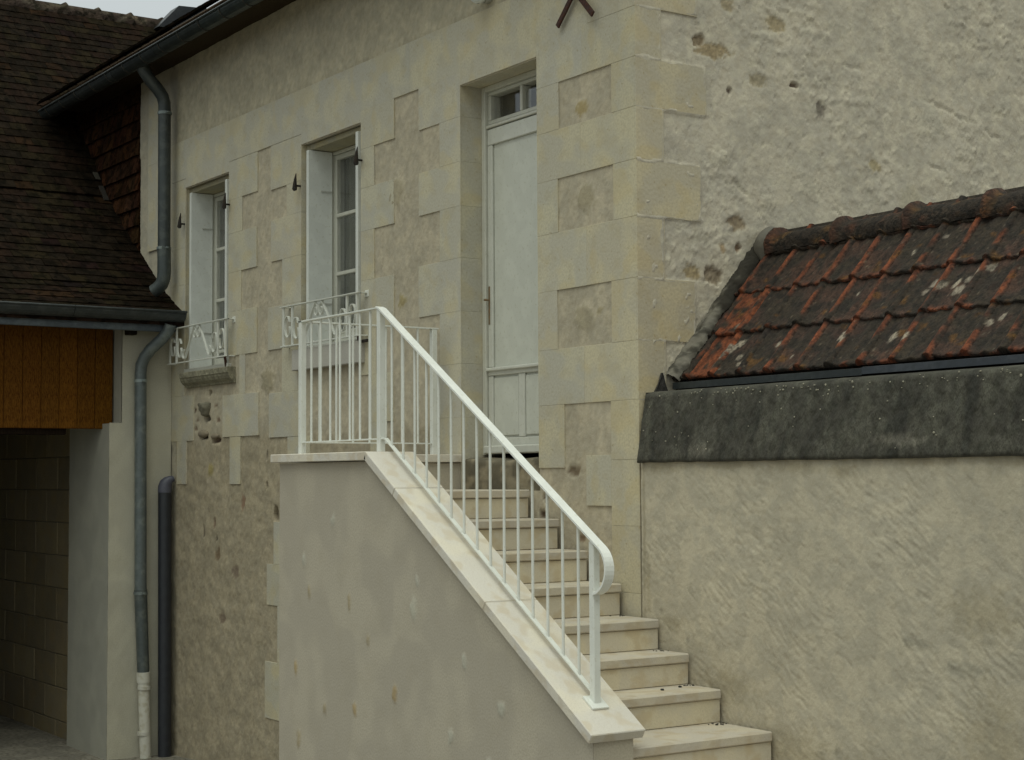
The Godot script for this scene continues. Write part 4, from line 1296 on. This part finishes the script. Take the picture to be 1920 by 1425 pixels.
func staircase() -> void:
	var t := thing("stone_stair", "straight cream stone stair with rendered side wall rising to the door", "staircase", Vector3(-0.3, GROUND_LOW, 0.6))
	var cream := Color(0.67, 0.61, 0.49)
	for k in NOSE.size():
		var x: float = NOSE[k][0]
		var y: float = NOSE[k][1]
		var back: float = NOSE[k - 1][0] if k > 0 else -1.85
		var zin := 0.905 if k < 7 else 0.93
		var tr := Shape.new()
		var v := rng.randf_range(0.95, 1.04)
		tr.col = Color(0.58 * v, 0.53 * v, 0.45 * v)
		tr.box(Vector3(back - 0.03, y - 0.048, 0.022 + (0.006 if k > 3 else 0.0)), Vector3(x, y, zin), 0.006)
		part(t, "tread", tr, M.ashlar)
		var r := Shape.new()
		r.col = cream * rng.randf_range(0.95, 1.04)
		var low: float = NOSE[k + 1][1] if k + 1 < NOSE.size() else GROUND_HIGH - 0.05
		r.box(Vector3(back - 0.12, low + 0.002, 0.026), Vector3(x - 0.014, y - 0.051, zin), 0.003)
		part(t, "riser", r, M.ashlar)
	# landing floor behind the top step
	var lf := Shape.new()
	lf.col = Color(0.60, 0.545, 0.44)
	lf.box(Vector3(-1.84, -0.14, 0.02), Vector3(-1.064, -0.073, 0.93), 0.004)
	part(t, "landing_floor", lf, M.ashlar)
	# side wall: rendered front with mortar dabs, sloping top
	var slope := (COPE_B.y - COPE_A.y) / (COPE_B.x - COPE_A.x)
	var dabs := [[-1.786, -0.484, 0.035, 0.05, 1], [-1.715, -0.672, 0.03, 0.06, 0], [-1.211, -0.706, 0.025, 0.07, 0], [-0.991, -0.902, 0.03, 0.04, 0], [-0.488, -0.693, 0.05, 0.09, 1], [-0.691, -1.168, 0.035, 0.07, 2], [0.021, -0.932, 0.03, 0.06, 1], [0.366, -1.137, 0.045, 0.06, 1],
		[-0.111, -1.326, 0.04, 0.06, 1], [-1.853, -1.557, 0.04, 0.07, 0], [-1.507, -1.344, 0.03, 0.05, 0], [-1.148, -1.304, 0.03, 0.05, 2], [-1.891, -1.131, 0.03, 0.07, 2], [-1.408, -0.238, 0.04, 0.05, 1], [-0.45, -0.55, 0.03, 0.04, 1], [0.25, -1.42, 0.04, 0.05, 1]]
	var top := func(x: float) -> float:
		return COPE_A.y - 0.055 if x < COPE_A.x - 0.02 else COPE_A.y - 0.062 + slope * (x - COPE_A.x)
	var w := Shape.new()
	var nx := 230
	var ny := 150
	w.sheet(nx, ny, func(a, b):
		var x: float = lerpf(-2.12, 1.125, float(a) / nx)
		var y: float = lerpf(-2.6, top.call(x), float(b) / ny)
		var z := 1.16 + 0.002 * n1.get_noise_2d(x * 2, y * 2)
		for q in dabs: z += 0.005 * spot(x, y, q[0], q[1], q[2] * 0.8, q[3] * 0.8, 0.5)
		return Vector3(x, y, z), func(p: Vector3):
		var c := STAIR_WALL
		for q in dabs:
			var k := spot(p.x, p.y, q[0], q[1], q[2], q[3], 0.7)
			c = c.lerp([Color(0.40, 0.33, 0.21), Color(0.58, 0.57, 0.49), Color(0.46, 0.34, 0.17)][q[4]], k * 0.8)
		return c)
	# back, ends and top of the same wall
	w.col = STAIR_WALL
	w.sheet(60, 60, func(a, b):
		var x: float = lerpf(1.125, -2.12, float(a) / 60)
		return Vector3(x, lerpf(-2.6, top.call(x), float(b) / 60), 0.93))
	w.quad(Vector3(1.125, -2.6, 1.16), Vector3(1.125, -2.6, 0.93), Vector3(1.125, top.call(1.125), 0.93), Vector3(1.125, top.call(1.125), 1.16))
	w.box(Vector3(-2.12, -2.6, 0.0), Vector3(-1.86, COPE_A.y - 0.055, 1.155), 0.004)
	part(t, "side_wall", w, M.cement)
	# copings: level slabs round the landing, three sloping slabs down the stair
	coping(t, [Vector3(-2.175, 0.155, 1.199), Vector3(-2.175, 0.155, 0.886), Vector3(COPE_A.x, 0.155, 0.886), Vector3(COPE_A.x, 0.155, 1.199)])
	coping(t, [Vector3(-2.175, 0.155, 0.883), Vector3(-2.175, 0.155, 0.004), Vector3(-1.835, 0.155, 0.004), Vector3(-1.835, 0.155, 0.883)])
	var cuts := [COPE_A.x, -0.62, 0.285, COPE_B.x]
	for k in 3:
		var xa: float = cuts[k] + 0.0012
		var xb: float = cuts[k + 1] - 0.0012
		var ya := COPE_A.y + slope * (xa - COPE_A.x)
		var yb := COPE_A.y + slope * (xb - COPE_A.x)
		coping(t, [Vector3(xa, ya, 1.199), Vector3(xa, ya, 0.886), Vector3(xb, yb, 0.886), Vector3(xb, yb, 1.199)], k == 2)
	# black specks of dirt lying on one tread
	var sp := Shape.new()
	sp.col = Color(0.03, 0.03, 0.03)
	for q in [[0.56, 0.30], [0.50, 0.62], [0.52, 0.15]]:
		sp.ball(Vector3(q[0], -1.089 + 0.004, q[1]), Vector3(0.012, 0.006, 0.009), 8, 5)
	# crumbs gathered where treads meet the wall
	for q in [[0.25, -0.927, 9], [0.73, -1.258, 12], [0.49, -1.089, 6], [-0.1, -0.765, 5]]:
		for k in q[2]:
			var g := rng.randf_range(0.03, 0.12)
			sp.col = Color(g, g * 0.9, g * 0.75)
			var rr := rng.randf_range(0.004, 0.010)
			sp.ball(Vector3(q[0] + rng.randf_range(-0.03, 0.05), q[1] + rr * 0.3, 0.04 + absf(rng.randfn(0, 0.04))), Vector3(rr, rr * 0.5, rr * 0.8), 6, 4)
	var sp2 := part(t, "dirt", sp, M.dark)
	sp2.set_meta("kind", "stuff")

func coping(t: Node3D, q: Array, last := false) -> void:   # slab with its top at q (z large first), 55 mm thick, edges chamfered
	var s := Shape.new()
	var v := rng.randf_range(0.97, 1.03)
	s.col = Color(0.75 * v, 0.71 * v, 0.645 * v)
	var n: Vector3 = (q[3] - q[0]).cross(q[1] - q[0]).normalized()
	if n.y < 0: n = -n
	var along: Vector3 = q[3] - q[0]
	var side: Vector3 = q[0] - q[1]
	var th := 0.05
	var mid: Vector3 = (q[0] + q[1] + q[2] + q[3]) / 4 - n * th / 2
	s.oriented(Transform3D(Basis(along.normalized(), n, along.normalized().cross(n)), mid), Vector3(along.length(), th, side.length()), 0.004)
	part(t, "coping_slab", s, M.ashlar)

func cope_y(x: float) -> float:
	return COPE_A.y if x < COPE_A.x else COPE_A.y + (COPE_B.y - COPE_A.y) / (COPE_B.x - COPE_A.x) * (x - COPE_A.x)

# ------------------------------------------------------------------ white railing of stair and landing
func stair_railing() -> void:
	var t := thing("stair_railing", "white painted metal railing along the landing and down the stair", "railing", Vector3(-0.5, 0.155, 1.043))
	var white := Color(0.80, 0.82, 0.78)
	var zr := 1.043
	var yr := 0.982
	var xa := -2.045
	var xb := -1.049
	var xc := 0.986
	var slope := (COPE_B.y - COPE_A.y) / (COPE_B.x - COPE_A.x)
	for p in [[xa, zr, 0.155, yr - 0.005], [xb, zr, 0.155, yr - 0.005], [xa, 0.09, 0.155, yr - 0.005], [xc, zr, cope_y(xc) - 0.005, yr + slope * (xc - xb) - 0.012]]:
		var s := Shape.new()
		s.col = white
		s.box(Vector3(p[0] - 0.019, p[2], p[1] - 0.019), Vector3(p[0] + 0.019, p[3], p[1] + 0.019), 0.003)
		part(t, "post", s, M.paint)
	var bp := Shape.new()
	bp.col = white
	var dir := Vector3(1, slope, 0).normalized()
	bp.oriented(Transform3D(Basis(dir, Vector3(-dir.y, dir.x, 0), Vector3(0, 0, 1)), Vector3(xc, cope_y(xc), zr) + Vector3(-dir.y, dir.x, 0) * 0.006), Vector3(0.095, 0.012, 0.095), 0.002)
	part(t, "base_plate", bp, M.paint)
	# handrail: level flats, then a sloping flat that ends in a curl
	var h := Shape.new()
	h.col = white
	h.bar(Vector3(xa, yr, 0.06), Vector3(xa, yr, zr + 0.02), 0.04, 0.009, Vector3(1, 0, 0))
	h.bar(Vector3(xa - 0.02, yr, zr), Vector3(xb, yr, zr), 0.04, 0.009)
	part(t, "top_rail", h, M.paint)
	var hr := Shape.new()
	hr.col = Color(0.88, 0.90, 0.87)
	var path := PackedVector3Array([Vector3(xb - 0.02, yr + 0.004, zr), Vector3(xb + 0.012, yr - 0.006, zr)])
	var top_end := Vector3(xc + 0.06, yr - 0.002 + slope * (xc + 0.06 - xb), zr)
	path.append(top_end)
	var r := 0.118
	var ctr := top_end - Vector3(-dir.y, dir.x, 0) * r
	var a0 := atan2(top_end.y - ctr.y, top_end.x - ctr.x)
	for k in range(1, 15):
		var a := a0 - deg_to_rad(140.0) * k / 14.0
		path.append(ctr + Vector3(cos(a), sin(a), 0) * r)
	flat_sweep(hr, path, 0.052, 0.010)
	part(t, "handrail", hr, M.paint)
	# bottom rails
	var b := Shape.new()
	b.col = white
	b.bar(Vector3(xa + 0.019, 0.229, zr), Vector3(xb - 0.019, 0.229, zr), 0.025, 0.008)
	b.bar(Vector3(xa, 0.229, 0.11), Vector3(xa, 0.229, zr - 0.019), 0.025, 0.008, Vector3(1, 0, 0))
	b.bar(Vector3(xb + 0.019, 0.229, zr), Vector3(xb + 0.06, 0.229, zr), 0.025, 0.008)
	b.bar(Vector3(xb + 0.06, 0.229, zr), Vector3(xc - 0.019, cope_y(xc) + 0.052, zr), 0.025, 0.008)
	part(t, "bottom_rail", b, M.paint)
	# balusters
	var rr := 0.0075
	for k in 7:
		var x := lerpf(xa, xb, (k + 1) / 8.0)
		baluster(t, Vector3(x, 0.229, zr), Vector3(x, yr, zr), rr)
	for k in 7:
		var z := lerpf(zr, 0.09, (k + 1) / 8.0)
		baluster(t, Vector3(xa, 0.229, z), Vector3(xa, yr, z), rr)
	for k in 15:
		var x := lerpf(xb, xc, (k + 1) / 16.0)
		var q := (x - xb - 0.06) / (xc - 0.019 - xb - 0.06)
		baluster(t, Vector3(x, lerpf(0.229, cope_y(xc) + 0.052, q), zr), Vector3(x, yr + slope * (x - xb), zr), rr)

func baluster(t: Node3D, a: Vector3, b: Vector3, r: float) -> void:
	var s := Shape.new()
	s.col = Color(0.80, 0.82, 0.78)
	s.tube(PackedVector3Array([a, b]), PackedFloat32Array([r]), 8, true)
	part(t, "baluster", s, M.paint)

func flat_sweep(s: Shape, path: PackedVector3Array, w: float, h: float) -> void:   # a flat bar bent in the plane of x and y
	var m := path.size()
	var up := PackedVector3Array()
	for k in m:
		var d := (path[mini(k + 1, m - 1)] - path[maxi(k - 1, 0)]).normalized()
		up.append(Vector3(-d.y, d.x, 0))
	var z := Vector3(0, 0, w / 2)
	for k in m - 1:
		var a := path[k]
		var b := path[k + 1]
		var ua := up[k] * h / 2
		var ub := up[k + 1] * h / 2
		s.quad(a + ua + z, b + ub + z, b + ub - z, a + ua - z)
		s.quad(a - ua - z, b - ub - z, b - ub + z, a - ua + z)
		s.quad(a - ua + z, b - ub + z, b + ub + z, a + ua + z)
		s.quad(a + ua - z, b + ub - z, b - ub - z, a - ua - z)
	var e := m - 1
	s.quad(path[e] - up[e] * h / 2 + z, path[e] - up[e] * h / 2 - z, path[e] + up[e] * h / 2 - z, path[e] + up[e] * h / 2 + z)
	s.quad(path[0] - up[0] * h / 2 - z, path[0] - up[0] * h / 2 + z, path[0] + up[0] * h / 2 + z, path[0] + up[0] * h / 2 - z)

# ------------------------------------------------------------------ gutters and pipes
func half_round(s: Shape, a: Vector3, b: Vector3, r: float, out: Vector3) -> void:   # open-topped trough from a to b, bead on the outer edge
	var along := b - a
	var pr := PackedVector3Array()
	for k in 11:
		var th := PI * k / 10.0
		pr.append(a + out * r * cos(th) - Vector3.UP * r * sin(th))
	for k in range(10, -1, -1):
		var th := PI * k / 10.0
		pr.append(a + out * (r - 0.004) * cos(th) - Vector3.UP * (r - 0.004) * sin(th))
	var m := pr.size()
	for k in m:
		var p := pr[k]
		var q := pr[(k + 1) % m]
		s.quad(p, q, q + along, p + along)
	s.tube(PackedVector3Array([a + out * (r + 0.004), b + out * (r + 0.004)]), PackedFloat32Array([0.010]), 8)
	for e in [a, b]:
		var cap := PackedVector3Array()
		for k in 11:
			var th := PI * k / 10.0
			cap.append(e + out * r * cos(th) - Vector3.UP * r * sin(th))
		s.poly(cap)

func drainage() -> void:
	var zc := Color(0.20, 0.225, 0.215)
	# gutter of the house
	var g := thing("eaves_gutter", "dark zinc half-round gutter under the house eaves", "gutter", Vector3(-4.5, 3.62, 0.36))
	var x := -9.1
	while x < 0.3:
		var s := Shape.new()
		s.col = Color(0.075, 0.088, 0.085) * rng.randf_range(0.85, 1.15)
		half_round(s, Vector3(x, 3.705, 0.37), Vector3(minf(x + 0.995, 0.35), 3.705, 0.37), 0.075, Vector3(0, 0, 1))
		part(g, "trough", s, M.zinc)
		x += 1.0
	x = -8.9
	while x < 0.3:
		var s := Shape.new()
		s.col = Color(0.05, 0.055, 0.055)
		var p := PackedVector3Array()
		for k in 9:
			var th := PI * k / 8.0
			p.append(Vector3(x, 3.708 - 0.079 * sin(th), 0.37 + 0.081 * cos(th)))
		s.tube(p, PackedFloat32Array([0.006]), 6)
		part(g, "bracket", s, M.iron)
		x += 0.42
	# upper downpipe: from the house gutter down to the wing roof
	var u := thing("upper_downpipe", "upper zinc downpipe on the facade, emptying onto the brown roof", "downpipe", Vector3(-6.62, 1.65, 0.11), "zinc downpipes")
	var s1 := Shape.new()
	s1.col = zc * 0.5
	s1.tube(PackedVector3Array([Vector3(-6.62, 3.70, 0.335), Vector3(-6.62, 3.62, 0.31), Vector3(-6.62, 3.54, 0.25), Vector3(-6.62, 3.47, 0.18), Vector3(-6.62, 3.41, 0.135), Vector3(-6.62, 3.35, 0.117), Vector3(-6.62, 3.28, 0.115), Vector3(-6.61, 2.04, 0.115)]), PackedFloat32Array([0.056]), 18)
	part(u, "pipe", s1, M.zinc)
	var s2 := Shape.new()
	s2.col = zc * 0.6
	s2.tube(PackedVector3Array([Vector3(-6.61, 2.06, 0.115), Vector3(-6.605, 1.84, 0.115), Vector3(-6.61, 1.78, 0.118), Vector3(-6.625, 1.735, 0.128), Vector3(-6.655, 1.695, 0.15), Vector3(-6.69, 1.672, 0.175)]), PackedFloat32Array([0.060]), 18, false)
	part(u, "shoe", s2, M.zinc)
	for y in [3.26, 2.05]:
		collar(u, Vector3(-6.615, y, 0.115), 0.064, zc * 1.5)
	# lower downpipe: from the wing gutter to the ground
	var l := thing("lower_downpipe", "lower zinc downpipe with white plastic foot beside the carport", "downpipe", Vector3(-6.62, GROUND_LOW, 0.33), "zinc downpipes")
	var s3 := Shape.new()
	s3.col = zc * 1.15
	s3.tube(PackedVector3Array([Vector3(-6.42, 1.36, 0.13), Vector3(-6.44, 1.30, 0.14), Vector3(-6.48, 1.24, 0.175), Vector3(-6.55, 1.15, 0.25), Vector3(-6.60, 1.08, 0.29), Vector3(-6.625, 1.01, 0.312), Vector3(-6.63, 0.93, 0.317), Vector3(-6.63, -0.95, 0.302)]), PackedFloat32Array([0.052]), 18)
	part(l, "pipe", s3, M.zinc)
	var s4 := Shape.new()
	s4.col = zc * 0.8
	s4.tube(PackedVector3Array([Vector3(-6.63, -0.95, 0.302), Vector3(-6.63, -1.0, 0.30), Vector3(-6.62, -1.68, 0.275)]), PackedFloat32Array([0.056, 0.056, 0.052]), 18)
	part(l, "lower_length", s4, M.zinc)
	collar(l, Vector3(-6.63, 0.87, 0.317), 0.058, zc * 2.2)
	collar(l, Vector3(-6.63, -0.98, 0.301), 0.062, zc * 1.3)
	var s5 := Shape.new()
	s5.col = Color(0.66, 0.65, 0.58)
	s5.tube(PackedVector3Array([Vector3(-6.62, -1.66, 0.275), Vector3(-6.62, -1.745, 0.272), Vector3(-6.62, -1.755, 0.272), Vector3(-6.605, -2.5, 0.252)]), PackedFloat32Array([0.060, 0.060, 0.050, 0.050]), 18)
	part(l, "plastic_foot", s5, M.pvc)
	for y in [-1.81, -2.2]:
		var c := Shape.new()
		c.col = Color(0.62, 0.61, 0.55)
		c.tube(PackedVector3Array([Vector3(-6.615, y, 0.268), Vector3(-6.615, y + 0.03, 0.268)]), PackedFloat32Array([0.058]), 16)
		c.box(Vector3(-6.69, y + 0.004, 0.225), Vector3(-6.60, y + 0.026, 0.25), 0.003)
		part(l, "clip", c, M.pvc)
	# black pipe in the corner
	var b := thing("black_pipe", "thick black plastic pipe standing in the inner corner of the facade", "pipe", Vector3(-6.61, GROUND_LOW, 0.09))
	var s6 := Shape.new()
	s6.col = Color(0.028, 0.032, 0.042)
	s6.tube(PackedVector3Array([Vector3(-6.58, -2.5, 0.09), Vector3(-6.62, -0.10, 0.09)]), PackedFloat32Array([0.058]), 20)
	part(b, "pipe", s6, M.plastic)
	var s7 := Shape.new()
	s7.col = Color(0.095, 0.10, 0.13)
	s7.tube(PackedVector3Array([Vector3(-6.62, -0.11, 0.09), Vector3(-6.62, -0.06, 0.088), Vector3(-6.62, -0.03, 0.078), Vector3(-6.62, -0.008, 0.058), Vector3(-6.62, 0.006, 0.036), Vector3(-6.62, 0.012, 0.01)]), PackedFloat32Array([0.061, 0.061, 0.058, 0.048, 0.034, 0.026]), 20)
	part(b, "elbow", s7, M.plastic)
	# gutter of the wing
	var w := thing("carport_gutter", "dark zinc gutter along the eaves of the brown carport roof", "gutter", Vector3(-6.4, 1.36, 2.5))
	var z := 0.02
	while z < 5.0:
		var s := Shape.new()
		s.col = Color(0.085, 0.095, 0.095) * rng.randf_range(0.9, 1.1)
		half_round(s, Vector3(-6.40, 1.462, z), Vector3(-6.40, 1.462, z + 0.995), 0.085, Vector3(1, 0, 0))
		part(w, "trough", s, M.zinc)
		z += 1.0

func collar(parent: Node3D, at: Vector3, r: float, col: Color) -> void:
	var s := Shape.new()
	s.col = col
	s.tube(PackedVector3Array([at - Vector3(0, 0.014, 0), at - Vector3(0, 0.010, 0), at + Vector3(0, 0.010, 0), at + Vector3(0, 0.014, 0)]), PackedFloat32Array([r - 0.006, r, r, r - 0.006]), 18)
	s.bar(at + Vector3(r - 0.01, 0, 0), at + Vector3(r + 0.02, 0, 0), 0.02, 0.016)
	part(parent, "collar", s, M.zinc)

# ------------------------------------------------------------------ wrought iron guards before the windows
func window_guards() -> void:
	guard("white scrolled iron guard before the left window with weathered sill", -5.99)
	guard("white scrolled iron guard before the right window behind the landing railing", -3.725)

func guard(label: String, cx: float) -> void:
	var t := thing("window_guard", label, "window guard", Vector3(cx, 1.02, 0.06), "scrolled window guards")
	var white := Color(0.74, 0.75, 0.70)
	var z := 0.065
	var y0 := 1.02
	var y1 := 1.325
	var hw := 0.63
	var top := Shape.new()
	top.col = white
	top.bar(Vector3(cx - hw, y1, z), Vector3(cx + hw, y1, z), 0.034, 0.008)
	top.bar(Vector3(cx + hw - 0.017, y1, z), Vector3(cx + hw - 0.017, y1, -0.02), 0.034, 0.008, Vector3(1, 0, 0))
	top.bar(Vector3(cx - hw + 0.017, y1, z), Vector3(cx - hw + 0.017, y1, -0.02), 0.034, 0.008, Vector3(1, 0, 0))
	top.box(Vector3(cx + hw - 0.04, y1 - 0.03, -0.016), Vector3(cx + hw + 0.015, y1 + 0.02, 0.006), 0.004)
	part(t, "top_rail", top, M.paint)
	var low := Shape.new()
	low.col = white
	low.bar(Vector3(cx - hw, y0, z), Vector3(cx + hw, y0, z), 0.022, 0.010)
	low.bar(Vector3(cx + hw - 0.011, y0, z), Vector3(cx + hw - 0.011, y0, -0.02), 0.022, 0.010, Vector3(1, 0, 0))
	low.bar(Vector3(cx - hw + 0.011, y0, z), Vector3(cx - hw + 0.011, y0, -0.02), 0.022, 0.010, Vector3(1, 0, 0))
	part(t, "bottom_rail", low, M.paint)
	for x in [-0.59, -0.44, 0.44, 0.59]:
		var s := Shape.new()
		s.col = white
		s.bar(Vector3(cx + x, y0, z), Vector3(cx + x, y1, z), 0.014, 0.022, Vector3(0, 0, 1))
		part(t, "bar", s, M.paint)
	for m in [-1.0, 1.0]:
		for q in [[0.515, 0.0], [0.37, -0.02]]:
			# a C scroll: a round loop whose ends curl in
			var p := PackedVector3Array()
			for k in 34:
				var u := k / 33.0
				var th: float = lerpf(-3.6, 3.0, u)
				var r: float = 0.058 - 0.026 * smooth(0.62, 1.0, u) - 0.020 * smooth(0.25, 0.0, u)
				var x: float = r * cos(th) * 0.9
				var y: float = r * 1.3 * sin(th) + 0.05 * (u - 0.5)
				p.append(Vector3(cx + m * (q[0] + x), (y0 + y1) / 2 + q[1] + y, z))
			var s := Shape.new()
			s.col = white
			ribbon(s, p, 0.020, 0.006)
			part(t, "scroll", s, M.paint)
		# slanting bar of the middle motif, curling at its foot
		var p2 := PackedVector3Array([Vector3(cx + m * 0.05, y1 - 0.006, z), Vector3(cx + m * 0.12, y1 - 0.09, z), Vector3(cx + m * 0.19, y1 - 0.19, z), Vector3(cx + m * 0.235, y1 - 0.25, z)])
		for k in 12:
			var th: float = -2.4 + k * 0.36
			p2.append(Vector3(cx + m * (0.268 + 0.036 * cos(th)), y1 - 0.236 + 0.038 * sin(th), z))
		var s2 := Shape.new()
		s2.col = white
		ribbon(s2, p2, 0.020, 0.006)
		part(t, "scroll", s2, M.paint)
		# small spiral hung under the top rail
		var p3 := PackedVector3Array()
		for k in 28:
			var u := k / 27.0
			var th := -PI * 0.5 + u * TAU * 1.35
			var r := lerpf(0.040, 0.010, u)
			p3.append(Vector3(cx + m * (0.042 - r * cos(th) * 1.0), y1 - 0.072 - r * sin(th) * 1.25, z))
		var s3 := Shape.new()
		s3.col = white
		ribbon(s3, p3, 0.018, 0.005)
		part(t, "spiral", s3, M.paint)

func ribbon(s: Shape, path: PackedVector3Array, w: float, h: float) -> void:
	flat_sweep(s, path, w, h)

# ------------------------------------------------------------------ small things
func small_things() -> void:
	# iron tie-bar cross on the wall
	var a := thing("wall_anchor", "rusty iron cross-shaped wall anchor high above the door pier", "wall anchor", Vector3(-0.52, 2.66, 0.02))
	for q in [[Vector3(-0.705, 2.69, 0.028), Vector3(-0.335, 3.05, 0.028)], [Vector3(-0.33, 2.675, 0.042), Vector3(-0.70, 3.06, 0.042)]]:
		var s := Shape.new()
		s.col = Color(0.075, 0.035, 0.025)
		s.bar(q[0], q[1], 0.014, 0.036, Vector3(0, 0, 1), 0.003)
		part(a, "bar", s, M.iron)
	var bo := Shape.new()
	bo.col = Color(0.06, 0.03, 0.022)
	bo.tube(PackedVector3Array([Vector3(-0.518, 2.868, -0.02), Vector3(-0.518, 2.868, 0.065)]), PackedFloat32Array([0.02]), 8)
	part(a, "bolt", bo, M.iron)
	# round lamp globe
	var l := thing("wall_lamp", "round white glass wall lamp at the top above the door", "wall lamp", Vector3(-1.51, 3.09, 0.0))
	var base := Shape.new()
	base.col = Color(0.5, 0.5, 0.48)
	base.tube(PackedVector3Array([Vector3(-1.51, 3.095, -0.02), Vector3(-1.51, 3.095, 0.03)]), PackedFloat32Array([0.065]), 20)
	part(l, "base", base, M.pvc)
	var gl := Shape.new()
	gl.ball(Vector3(-1.51, 3.095, 0.07), Vector3(0.075, 0.075, 0.06), 24, 16)
	part(l, "globe", gl, M.globe)
	# grey stone lump in the broken patch under the left window
	var r := thing("projecting_stone", "grey stump of stone sticking out of broken render under the left window", "stone", Vector3(-5.93, 0.53, 0.0))
	var s := Shape.new()
	s.col = Color(0.235, 0.225, 0.18)
	s.sheet(18, 10, func(i, j):
		var th: float = TAU * i / 18.0
		var k: float = j / 10.0
		var y: float = lerpf(0.535, 0.665, k)
		var wide: float = lerpf(0.055, 0.095, smooth(0.0, 0.8, k)) * (1 + 0.2 * n1.get_noise_2d(cos(th) * 2, k * 3 + sin(th)))
		if j == 0 or j == 10: wide *= 0.02
		return Vector3(-5.945 + wide * cos(th), y, -0.01 - wide * 0.75 * sin(th)))
	part(r, "stump", s, M.render)
	var i := 0
	for q in [[-6.01, 0.375, 0.085, 0.028, "long flat rubble piece at the lower left of the broken patch"], [-5.77, 0.345, 0.085, 0.028, "flat rubble piece at the lower right of the broken patch"]]:
		var p := thing("rubble_piece", q[4], "stone", Vector3(q[0], q[1], 0), "rubble in the broken patch")
		var sh := Shape.new()
		sh.col = Color(0.30, 0.26, 0.20)
		sh.ball(Vector3(q[0], q[1] + 0.02, -0.006), Vector3(q[2], q[3], 0.022), 14, 9, 0.6, n1)
		part(p, "piece", sh, M.render)
		i += 1
